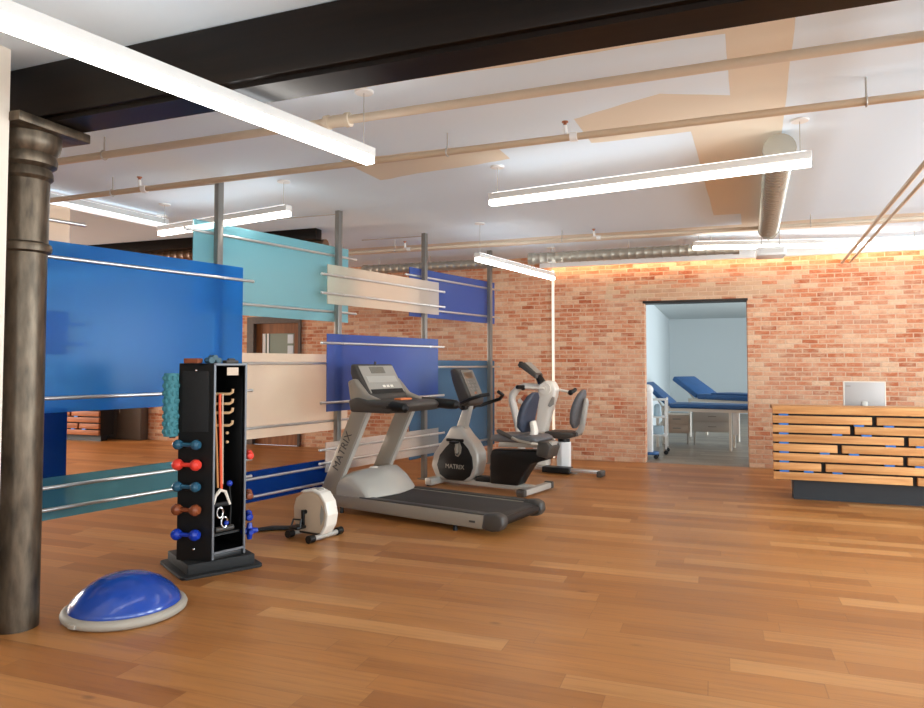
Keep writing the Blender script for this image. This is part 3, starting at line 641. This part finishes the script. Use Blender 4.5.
# machine head: hub column, top arm and looped front leg
MB().prism([(-.42, .0), (-.44, .30), (-.40, .55), (-.36, .85), (-.37, 1.02), (-.33, 1.16), (-.24, 1.22), (-.14, 1.20), (-.09, 1.10), (-.11, .98), (-.17, .80), (-.25, .50), (-.24, .30), (-.22, .0)], -.10, .10, 'y', .03, 3).build('drive_housing', M_ivory, e)
MB().tube([(-.25, 0, 1.10), (-.40, 0, 1.115), (-.58, 0, 1.13), (-.70, 0, 1.10), (-.785, 0, 1.0), (-.80, 0, .93), (-.76, 0, .78), (-.70, 0, .55), (-.66, 0, .30), (-.62, 0, .0)], [.065, .05, .045, .05, .055, .055, .055, .055, .055, .06], 14).build('front_leg', M_ivory, e)
MB().tube([(-.69, 0, .92), (-.56, 0, .86), (-.42, 0, .78)], [.035, .04, .045], 12).build('link_arm', M_ivory, e)
MB().box(-.63, -.53, -.05, .05, .90, .99, .012, m=rotm('Y', 40, (-.58, 0, .945))).build('resistance_lever', mat('rust_plastic', rgb(170, 84, 50), .45), e)
for y0, y1 in ((-.135, -.095), (.095, .135)): MB().cyl((-.235, y0, 1.10), (-.235, y1, 1.10), .085, n=24).cyl((-.235, y0-.008, 1.10), (-.235, y1+.008, 1.10), .035, n=16).build('crank_hub', M_ivory, e)
MB().prism([(-.17, .84), (-.11, .88), (-.10, .98), (-.13, .99), (-.20, .86)], -.112, -.09, 'y').build('vent', M_btn, e)
h1 = MB().tube([(-.235, -.14, 1.10), (-.38, -.15, 1.11), (-.56, -.15, 1.115)], .02, 10).build('crank_arm', M_ivory, e)
MB().tube([(-.56, -.14, 1.115), (-.575, -.21, 1.12), (-.60, -.27, 1.12)], .03, 10).ball((-.56, -.15, 1.11), .04).build('hand_grip', M_black, h1)
h2 = MB().tube([(-.235, .14, 1.10), (-.10, .15, 1.07), (.05, .15, 1.05)], .02, 10).build('crank_arm', M_ivory, e)
MB().tube([(.05, .14, 1.05), (.075, .21, 1.06), (.08, .27, 1.08)], .03, 10).ball((.05, .15, 1.04), .04).build('hand_grip', M_black, h2)
MB().cyl((-.33, 0, 1.18), (-.385, 0, 1.28), .06, .05, 14).build('monitor_neck', M_black, e)
mo = MB().prism([(-.37, 1.235), (-.36, 1.30), (-.56, 1.475), (-.63, 1.47), (-.66, 1.43)], -.14, .14, 'y', .018, 3).build('monitor', M_char, e)
MB().prism([(-.375, 1.318), (-.545, 1.468), (-.54, 1.474), (-.37, 1.325)], -.11, .11, 'y').build('screen', M_btn, mo)
MB().tube([(-.63, 0, 1.47), (-.67, 0, 1.475), (-.685, 0, 1.44), (-.67, 0, 1.40)], .016, 8).build('monitor_hook', M_black, mo)
for y in (-.18, .18): MB().cyl((-.66, y-.02, -.02), (-.66, y+.02, -.02), .045, n=16).build('transport_wheel', M_black, e)

# ------------------------------------------------------------------ pedal exerciser
m = thing('pedal_exerciser', 'small ivory pedal exerciser on the floor in front of the treadmill', 'pedal exerciser', (-1.119, 5.86, 0), R(-31.2))
b_ = [(-.29, .045), (-.02, .045), (.03, .12), (.045, .21), (.02, .31), (-.03, .37), (-.11, .392), (-.22, .375), (-.31, .32), (-.335, .24), (-.33, .14)]
MB().prism(b_, -.052, .052, 'y', .014, 3).build('housing', M_beige, m)
MB().prism([(-.03, .045), (.0, .045), (.05, .12), (.066, .21), (.04, .315), (-.02, .385), (-.11, .41), (-.21, .395), (-.25, .375), (-.21, .372), (-.11, .385), (-.04, .365), (.012, .305), (.035, .21), (.02, .125)], -.064, .064, 'y', .008, 3).build('front_rim', M_ivory, m)
MB().prism([(-.02, .12), (.01, .17), (.012, .24), (-.015, .29), (-.03, .2)], -.056, -.05, 'y').build('side_groove', M_btn, m)
for x in (-.02, -.30):
    bar = MB().cyl((x, -.17 if x > -.1 else -.12, .03), (x, .17 if x > -.1 else .12, .03), .021, n=14).build('foot_bar', M_silver2, m)
    y_ = .17 if x > -.1 else .12
    for sgn in (-1, 1): MB().cyl((x, sgn*(y_-.03), .033), (x, sgn*(y_+.03), .033), .032, n=14).build('end_cap', M_black, bar)
MB().box(-.30, -.02, -.03, .03, .025, .05, .006).build('base_frame', M_char, m)
MB().box(-.135, -.06, -.03, .03, .395, .41, .006).build('tension_knob', M_btn, m)
ca = MB().cyl((-.19, -.085, .215), (-.19, .085, .215), .018, n=12).build('crank_axle', M_black, m)
MB().box(-.205, -.175, -.095, -.075, .09, .235, .006).build('crank', M_black, ca); MB().box(-.205, -.175, .075, .095, .195, .33, .006).build('crank', M_black, ca)
for y0, y1, z in ((-.20, -.095, .105), (.095, .20, .315)):
    MB().box(-.24, -.14, y0, y1, z-.012, z+.012, .006).tube([(-.24, y0+.03, z), (-.235, (y0+y1)/2, z+.06), (-.15, (y0+y1)/2, z+.065), (-.14, y0+.03, z)], .008, 6).build('pedal', M_black, ca)
# black strap on the floor
o = MB(); 
pts = [(-1.80, 6.12), (-1.66, 6.20), (-1.52, 6.22), (-1.40, 6.28), (-1.30, 6.34)]
o.tube([(x, y, .014) for x, y in pts], [.05, .075, .06, .05, .03], 12, flat=.16)
tag(o.build('strap', M_rub), 'black strap lying on the floor between accessory tower and pedal exerciser', 'strap')

# ------------------------------------------------------------------ accessory tower (hexagonal) and what hangs on it
L6 = .262; HX = Vector((-1.726, 4.873, 0))
dirs = [R(50+60*i) for i in range(6)]
hv = [HX.copy()]
for i in range(5): hv.append(hv[-1]+Vector((math.cos(dirs[i]), math.sin(dirs[i]), 0))*L6)
cen = sum(hv, Vector())/6
TW = thing('accessory_tower', 'tall black hexagonal storage tower with open front standing on a rounded plate', 'storage tower', cen, 0)
lh = [p-cen for p in hv]; ih = [p*.93 for p in lh]
TOP = 1.455
for i in range(6):
    a, b = lh[i], lh[(i+1) % 6]; ia, ib = ih[i], ih[(i+1) % 6]
    if i == 0: continue                                  # the open side
    q = MB().prism([(a.x, a.y), (b.x, b.y), (ib.x, ib.y), (ia.x, ia.y)], .09, TOP, 'z', .003, 1).build('side_panel', M_black, TW)
MB().prism([(p.x, p.y) for p in lh], TOP-.02, TOP, 'z', .004).build('top_board', M_black, TW)
MB().prism([(p.x*.97, p.y*.97) for p in lh], .09, .13, 'z', .004).build('bottom_board', M_black, TW)
MB().box(-.235, .235, -.235, .235, .02, .09, .006, m=Matrix.Rotation(R(38), 4, 'Z')).build('plinth', M_rub, TW)
MB().prism([(x*.28+cx, y*.28+cy) for x, y, cx, cy in [(math.cos(R(a))*.18, math.sin(R(a))*.18, sx*.235, sy*.235) for sx, sy, a0 in ((1, 1, 0), (-1, 1, 90), (-1, -1, 180), (1, -1, 270)) for a in (a0, a0+30, a0+60, a0+90)]], 0, .02, 'z', .004, m=Matrix.Rotation(R(38), 4, 'Z')).build('base_plate', M_rub, TW)
d50 = Vector((math.cos(R(50)), math.sin(R(50)), 0)); n140 = Vector((math.cos(R(140)), math.sin(R(140)), 0))
edge = mat('grey_edge_strip', rgb(98, 98, 100), .4, .4)
for p in (lh[0]+d50*.008, lh[1]-d50*.008):
    MB().box(-.007, .007, -.006, .006, .1, TOP, m=Matrix.Translation(p) @ Matrix.Rotation(R(50), 4, 'Z')).build('edge_strip', edge, TW)
MB().box(0, L6, -.006, .006, TOP-.014, TOP-.002, m=Matrix.Translation(lh[0]) @ Matrix.Rotation(R(50), 4, 'Z')).build('edge_strip', edge, TW)
MB().box(0, L6, -.006, .006, .135, .15, m=Matrix.Translation(lh[0]) @ Matrix.Rotation(R(50), 4, 'Z')).build('edge_strip', edge, TW)
def ins(x, y, z): return lh[0]+d50*x+n140*y+Vector((0, 0, z))     # point inside the open side: x across, y into it
MB().box(.03, L6-.03, .03, .16, .25, .265, m=Matrix.Translation(lh[0]) @ Matrix.Rotation(R(50), 4, 'Z')).build('shelf', M_black, TW)
PEG = (1.235, 1.165, 1.10, 1.01)
for z in PEG:
    MB().tube([ins(.05, .20, z), ins(.13, .10, z), ins(.17, .07, z), ins(.185, .06, z+.012), ins(.188, .06, z+.035)], .010, 8).build('peg', M_hook, TW)
for z in (.955, .89): MB().ball(ins(.165, .09, z), .012, n=10).build('peg', M_hook, TW)
# left face fittings (between last vertex and first one)
n260 = Vector((math.cos(R(260)), math.sin(R(260)), 0)); d170 = Vector((math.cos(R(170)), math.sin(R(170)), 0))
fc = lh[0]+d170*L6*.5
MB().box(-.10, .10, -.004, .004, .98, 1.40, .003, m=Matrix.Translation(fc+n260*.004) @ Matrix.Rotation(R(170), 4, 'Z')).build('door_panel', M_rub, TW)
for z in (1.405, .17): MB().ball(fc+n260*.003+Vector((0, 0, z)), .010, n=10).build('bolt', M_chrome, TW)
tag(place(MB().box(-.045, .045, -.0015, .0015, 0, .055).build('tag_card', M_beige), cen+ins(.155, .012, TOP-.085), R(50)), 'small beige tag under the tower top inside the open side', 'tag')
# dumbbells
def dumbbell(mtl, c, ang, label, L=.135, r=.042, hexed=False, group='dumbbells on the tower'):
    o = thing('dumbbell', label, 'dumbbell', c, ang, group)
    for sx in (-1, 1):
        MB().lathe([(0, -r*.9), (r*.62, -r*.8), (r*.95, -r*.35), (r, 0), (r*.95, r*.35), (r*.62, r*.8), (0, r*.9)], 14 if not hexed else 6, Matrix.Translation((sx*L/2, 0, 0)) @ Matrix.Rotation(R(90), 4, 'Y')).build('bell', mtl, o)
    MB().cyl((-L/2, 0, 0), (L/2, 0, 0), .015, n=12).build('handle', mtl, o)
    return o
for z, mt, lab in ((.893, M_dteal, 'dark teal dumbbell, topmost on the left face of the black tower'), (.755, M_dred, 'bright red dumbbell racked on the left face of the black tower'),
                   (.605, M_dteal, 'dark teal dumbbell between the red and brown ones on the tower'), (.447, M_dbrown, 'brown dumbbell racked on the left face of the black tower'),
                   (.278, M_dblue, 'blue dumbbell, lowest on the left face of the black tower')):
    c = cen+fc+n260*.048+d170*.035+Vector((0, 0, z))
    dumbbell(mt, c, R(170), lab, r=.040 if mt is not M_dteal else .036)
    MB().box(-.03, .03, -.045, .012, -.005, .005, .002, m=Matrix.Translation(fc+n260*.012+d170*.035+Vector((0, 0, z-.025))) @ Matrix.Rotation(R(170), 4, 'Z')).build('cradle', M_black, TW)
n20 = Vector((math.cos(R(20)), math.sin(R(20)), 0)); d110 = Vector((math.cos(R(110)), math.sin(R(110)), 0)); f2 = lh[1]+d110*.13
for z, mt, lab in ((.78, M_dred, 'red dumbbell peeking out from the right side of the tower'), (.49, M_dbrown, 'brown dumbbell peeking out from the right side of the tower'), (.335, M_dblue, 'blue dumbbell peeking out from the right side of the tower')):
    dumbbell(mt, cen+f2+n20*.032+Vector((0, 0, z)), R(110), lab, r=.029)
    MB().box(-.03, .03, -.012, .045, -.005, .005, .002, m=Matrix.Translation(f2+n20*.012+Vector((0, 0, z-.025))) @ Matrix.Rotation(R(-70), 4, 'Z')).build('cradle', M_black, TW)
o = MB()
o.ball((0, 0, 0), .034, n=12)
for a in ((1, 0, 0), (-1, 0, 0), (0, 1, 0), (0, -1, 0), (0, 0, 1), (0, 0, -1)): o.cyl(Vector(a)*.02, Vector(a)*.06, .024, .017, 10)
tag(place(o.build('reaction_ball', M_dblue), cen+f2+n20*.04+d110*.03+Vector((0, 0, .215)), R(30)), 'knobbly blue ball low on the right side of the tower', 'exercise ball')
# foam roller on the hidden left side
o = MB().lathe([(0, 0), (.048, 0), (.05, .01), (.05, .43), (.048, .44), (0, .44)], 24)
for i in range(8):
    for j in range(10):
        a = 2*PI*j/10+(i % 2)*PI/10; o.ball((.05*math.cos(a), .05*math.sin(a), .035+i*.053), .011, .011, .018, 8)
n200 = Vector((math.cos(R(200)), math.sin(R(200)), 0))
tag(place(o.build('foam_roller', M_tealfoam), cen+lh[5]+n200*.05+d110*.02+Vector((0, 0, .945))), 'teal knobbly foam roller held at the left side of the tower', 'foam roller')
MB().box(-.05, .05, -.012, .03, -.01, .0, .002, m=Matrix.Translation(lh[5]+d110*.05+n200*.03+Vector((0, 0, .944))) @ Matrix.Rotation(R(110), 4, 'Z')).build('cradle', M_black, TW)
# on the tower's top
tag(place(MB().box(-.055, .055, -.035, .035, 0, .035, .006).build('yoga_block', mat('brown_cork', rgb(140, 72, 40), .8, noise=.2)), cen+lh[0]+d170*.16+Vector((-.02, .06, TOP)), R(170)), 'brown block lying on top of the tower at left', 'block')
o = MB()
for i, (dx, dz, rr) in enumerate(((-.03, .022, .022), (.02, .02, .02), (-.005, .042, .018))): o.cyl((dx, -.05, dz), (dx, .05, dz), rr, n=14)
tag(place(o.build('exercise_band', mat('grey_teal_band', rgb(74, 100, 108), .6)), cen+lh[0]+Vector((-.05, .14, TOP)), R(40)), 'rolled grey-teal exercise bands on top of the tower in the middle', 'exercise band')
tag(place(MB().box(-.05, .05, -.03, .03, 0, .022, .008).cyl((-.02, 0, .022), (.03, 0, .022), .014, n=10).build('ankle_weight', M_char), cen+lh[0]+d50*.16+n140*.05+Vector((0, 0, TOP)), R(50)), 'small dark ankle weight on top of the tower at right', 'weight')
# bands and handles inside
def hang(name, label, mtl, x, y, z0, z1, r, group='bands inside the tower', x1=None):
    xb = x if x1 is None else x1
    o = MB().tube([cen+ins(x, y, z0), cen+ins(x, y, z0-.1), cen+ins((x+xb)/2, y, (z0+z1)/2), cen+ins(xb, y, z1)], r, 8).build(name, mtl)
    return tag(o, label, 'exercise band', group)
hang('resistance_band', 'tan resistance band hanging leftmost inside the black tower', mat('tan_latex', rgb(196, 132, 76), .5), .045, .055, 1.235, .58, .008, x1=.075)
hang('resistance_band', 'red-orange resistance band hanging in the middle inside the tower', mat('red_latex', rgb(232, 84, 44), .5), .08, .05, 1.24, .56, .010, x1=.10)
hang('resistance_band', 'white and brown resistance band hanging rightmost inside the tower', mat('cream_latex', rgb(206, 186, 160), .5), .108, .06, 1.235, .60, .006, x1=.115)
o = MB().tube([cen+ins(.025, .035, .455), cen+ins(.045, .03, .53), cen+ins(.08, .03, .565), cen+ins(.12, .03, .55), cen+ins(.16, .035, .455)], [.009, .011, .013, .011, .009], 10)
hd = thing('pull_handle', 'white arched strap handle with black grip hanging inside the black tower', 'handle'); o.build('strap_loop', mat('white_strap', rgb(226, 214, 198), .6), hd)
MB().cyl(cen+ins(.03, .05, .462), cen+ins(.155, .05, .462), .016, n=12).build('grip', M_rub, hd)
for j, (x, z) in enumerate(((.085, .405), (.12, .335))):
    o = MB().tube([cen+ins(x+.024*math.cos(t_), .04, z+.036*math.sin(t_)) for t_ in [2*PI*q/14 for q in range(14)]], .007, 8, closed=True).build('carabiner', M_chrome)
    tag(o, ('upper' if j == 0 else 'lower')+' of the two silver carabiners hanging inside the tower', 'carabiner', 'carabiners in the tower')
tag(MB().ball(cen+ins(.165, .05, .60), .022, n=12).build('band_stopper', M_dblue), 'small blue ball stopper beside the bands inside the tower', 'stopper')
tag(MB().tube([cen+ins(.17, .06, .58), cen+ins(.19, .07, .45), cen+ins(.185, .07, .30)], .006, 8).build('cord', M_rub), 'thin black cord hanging at the right inside the tower', 'cord')
tag(MB().cyl(cen+ins(.06, .06, .285), cen+ins(.20, .06, .285), .020, n=14).build('foam_bar', M_char), 'dark foam bar lying on the low shelf inside the tower', 'bar')
tag(MB().ball(cen+ins(.14, .045, .325), .018, n=10).build('massage_ball', M_dblue), 'tiny blue ball resting on the dark foam bar in the tower', 'ball')

# ------------------------------------------------------------------ balance dome
o = thing('balance_dome', 'blue half-ball balance trainer on a grey base on the wooden floor', 'balance trainer', (-1.972, 4.16, 0), 0)
o.scale = (.93, .93, .97)
MB().lathe([(.0, .185+.05), (.06, .182+.05), (.14, .165+.05), (.21, .13+.05), (.27, .085+.05), (.315, .035+.05), (.33, .05), (.325, .04)], 56).build('dome', M_bosu, o, 60)
MB().lathe([(.30, .0), (.345, .002), (.36, .012), (.365, .03), (.358, .045), (.335, .058), (.31, .05), (.0, .048)], 56).build('base', M_bosub, o, 50)
MB().box(-.03, .03, -.374, -.352, .012, .04, .006, m=Matrix.Rotation(R(-25), 4, 'Z')).build('side_handle', M_bosub, o)

# ------------------------------------------------------------------ slatted counters
def counter(label, loc, rz, L, rows, joints, z0, top, depth, mtl, plinth=True, spx=.09):
    o = thing('slatted_counter', label, 'counter', loc, rz)
    pit = (top-z0)/rows; bh = pit*.80; yf = -.15
    for r in range(rows):
        zt = top-r*pit; cuts = [-.207]+[j for j in joints[r] if j < L-.1]+[L]
        for i, (a, b) in enumerate(zip(cuts, cuts[1:])):
            MB().box(a+(.022 if i else 0), b-(.022 if i < len(cuts)-2 else 0), yf, yf+.045, zt-bh, zt, .004).build('slat', mtl, o)
        if r < rows-1:
            xs = [-.10]
            for j in joints[r]: xs += [j-.14, j+.13]
            for x in xs:
                if x < L-.1: MB().box(x-.045, x+.045, yf+.004, yf+.04, zt-pit+.001, zt-bh-.001).build('spacer', M_bluespacer, o)
    MB().box(-.18, L-.02, yf+.05, depth-.08, z0+.01, top-.045).build('carcass', M_rub, o)
    MB().box(-.20, L, yf+.046, depth, top-.04, top-.004, .004).build('countertop', mtl, o)
    if plinth: MB().box(0, L-.1, 0, depth-.15, 0, z0+.01).build('plinth', M_slate, o)
    return o
J = [[], [.75, 2.1], [.548, 1.75], [1.03, 2.3], [.428, 1.6], [1.018, 2.2], [.273, 1.5], [1.10, 2.4]]
counter('reception counter clad in pale pine slats with blue spacers on a dark plinth', (3.572, 7.595, 0), R(-19.5), 2.7, 8, J, .205, 1.0, .30, M_slat)
dk = thing('desk', 'low work desk hidden behind the pine slatted counter', 'desk', (3.572, 7.595, 0), R(-19.5))
MB().box(0, 2.4, .31, .80, .70, .74, .004).build('desktop', M_white, dk)
for x in (.05, 2.3): MB().box(x, x+.05, .35, .76, 0, .70).build('leg', M_silver2, dk)
mn = thing('monitor', 'silver back of a flat monitor showing above the slatted counter', 'monitor', Vector((3.572, 7.595, .74)) + Matrix.Rotation(R(-19.5), 3, 'Z') @ Vector((.767, .43, 0)), R(-19.5))
mb = MB().box(-.205, .205, -.018, .018, .19, .515, .006).build('back_cover', mat('silver_monitor_back', rgb(172, 165, 160), .45, .1), mn)
MB().box(-.205, -.196, -.02, .02, .19, .515).box(.196, .207, -.02, .02, .19, .515).box(-.205, .207, -.02, .02, .508, .517).build('bezel', M_ivory, mb)
MB().box(-.185, -.135, -.0195, -.017, .46, .472).build('emblem', M_btn, mb)
MB().box(-.03, .03, -.03, -.005, .01, .30, .006).build('stand_neck', M_silver2, mn); MB().box(-.12, .12, -.09, .09, 0, .012, .004).build('stand_foot', M_silver2, mn)
J2 = [[], [1.3], [1.7], [1.15], [1.9], [1.4]]
pL = uv(-13.2, 10.10, 0)
counter('far slatted wooden bench seen under the tall blue panel at left', pL, BA, 2.40, 6, J2, .10, .80, .30, wood_mat('reddish_slat', rgb(120, 66, 34), rgb(168, 98, 54), (2, 40, 40)))
o = thing('cupboard', 'dark grey-brown cupboard against the far brick wall under the tall blue panel', 'cupboard', uv(-10.9, 10.64, 0), BA)
mcb = mat('dark_cupboard', rgb(92, 82, 72), .6)
MB().box(-.6, .6, -.16, 0, .0, 1.0, .004).build('body', mcb, o)
for x0, x1 in ((-.59, -.005), (.005, .59)):
    dd = MB().box(x0, x1, -.178, -.161, .03, .98, .004).build('door', mcb, o); MB().cyl((x0+(.5 if x0 < -.1 else .08), -.187, .5), (x0+(.5 if x0 < -.1 else .08), -.187, .62), .008, n=8).build('handle', M_chrome, dd)

# ------------------------------------------------------------------ annex: treatment tables, drawers, trolley, device
def P2(lx, ly, z=0): return uv(lx+.4164, 10.66+ly, z)
def table(label, lx, ly, turn, Ls, Lb, ang, zt, wd=.62, thick=.075, panel=False):
    o = thing('treatment_table', label, 'treatment table', P2(lx, ly), BA+R(turn), 'blue treatment tables')
    MB().box(0, Ls, 0, wd, zt-thick, zt, .025, 3).build('seat_section', M_bluevinyl, o)
    MB().box(-Lb, -.01, 0, wd, zt-thick, zt, .025, 3, m=rotm('Y', ang, (0, 0, zt-thick/2))).build('back_section', M_bluevinyl, o)
    f0, f1 = zt-thick-.055, zt-thick
    MB().box(-.25, Ls-.03, .05, .09, f0, f1).box(-.25, Ls-.03, wd-.09, wd-.05, f0, f1).box(-.25, -.21, .05, wd-.05, f0, f1).box(Ls-.07, Ls-.03, .05, wd-.05, f0, f1).build('frame', M_ivory, o)
    for x in (-.22, Ls-.48):
        for y in (.07, wd-.07): MB().box(x-.02, x+.02, y-.02, y+.02, 0, f0).build('leg', M_ivory, o)
    ca_, sa_ = math.cos(R(ang)), math.sin(R(ang)); b = MB()
    for y in (.10, wd-.10): b.tube([(-.12, y, f0+.03), (-Lb*.62*ca_, y, zt-thick+Lb*.62*sa_-.01)], .014, 8)
    b.build('back_strut', M_ivory, o)
    if panel: MB().box(Ls-.44, Ls-.34, .06, .075, .27, f0, .002).build('sunlit_panel', M_white, o)  # sunlit side of a cabinet, put in as a white panel
    return o
table('nearer blue treatment table with raised back in the next room', -1.2, 1.98, -8, 1.46, .58, 41, .765, panel=True)
table('farther blue treatment table with raised back behind the nearer one', -.80, 3.95, -36, 1.35, .68, 31, .86, .66, .10)
tag(place(MB().box(.30, 1.25, .04, .62, 0, .03, .01).build('blue_mat', M_bluevinyl), P2(-.80, 3.95, .861), BA+R(-36)), 'folded blue mat lying on the farther treatment table', 'mat')
def drawers(label, lx0, lx1, ly, z0, z1, n, m_, legs=True):
    o = thing('drawer_unit', label, 'drawers', P2(lx0, ly), BA, 'drawer units in the next room'); w_ = lx1-lx0
    MB().box(0, w_, .015, .42, z0, z1, .004).build('body', m_, o); h_ = (z1-z0)/n
    for i in range(n):
        d_ = MB().box(.01, w_-.01, 0, .014, z0+i*h_+.008, z0+(i+1)*h_-.008, .004).build('drawer', m_, o)
        MB().box(w_/2-.07, w_/2+.07, -.014, 0, z0+(i+.55)*h_-.008, z0+(i+.55)*h_+.008, .003).build('handle', M_btn, d_)
    for x in (.03, w_-.03):
        for y in (.06, .38): MB().cyl((x, y, 0), (x, y, z0), .014, n=8).build('leg', M_silver2, o)
    return o
M_draw = mat('drawer_beige', rgb(196, 186, 174), .55)
drawers('wide beige two-drawer cabinet under the treatment tables', -.84, -.18, 2.58, .24, .60, 2, M_draw)
drawers('small beige two-drawer cabinet left of the wide one under the tables', -1.33, -.90, 2.62, .20, .53, 2, mat('drawer_tan', rgb(206, 182, 160), .55))
o = thing('trolley', 'white wheeled trolley with three shelves just inside the doorway at left', 'trolley', P2(-1.30, 1.05), BA)
for x in (-.22, .10):
    for y in (0, .38):
        MB().box(x-.014, x+.014, y-.014, y+.014, .09, .90, .003).build('post', M_white, o)
        c_w = MB().cyl((x, y-.012, .035), (x, y+.012, .035), .035, n=16).build('caster', M_black, o); MB().cyl((x, y, .05), (x, y, .095), .01, n=8).build('caster_stem', M_chrome, c_w)
for z in (.88, .60, .31): MB().box(-.235, .115, -.015, .395, z-.02, z, .004).build('shelf', M_white, o)
tag(place(MB().lathe([(0, 0), (.055, 0), (.06, .01), (.06, .15), (.045, .18), (.02, .20), (0, .2)], 20).build('canister', mat('pale_blue_plastic', rgb(170, 196, 210), .4)), P2(-1.34, 1.22, .60)), 'pale blue canister on the middle shelf of the white trolley', 'canister')
tag(place(MB().box(-.09, .09, -.1, .1, 0, .13, .01).build('storage_box', mat('pale_blue_box', rgb(176, 200, 214), .5)), P2(-1.34, 1.22, .31), BA), 'pale blue box on the lowest shelf of the white trolley', 'box')
o = thing('therapy_device', 'tall white device on a blue wheeled base at the left door jamb', 'device', P2(-1.43, .55), BA)
MB().box(-.07, .07, -.08, .08, .09, 1.02, .02, 3).build('column', M_white, o); MB().ball((0, 0, 1.05), .085, n=18).build('head', M_white, o)
MB().prism([(-.12, -.14), (.10, -.14), (.16, -.05), (.16, .05), (.10, .14), (-.12, .14)], .06, .10, 'z', .012).build('base', M_bluevinyl, o)
for x, y in ((.12, -.10), (.12, .10), (-.09, -.11), (-.09, .11)): MB().cyl((x, y-.014, .033), (x, y+.014, .033), .033, n=14).build('caster', M_black, o)
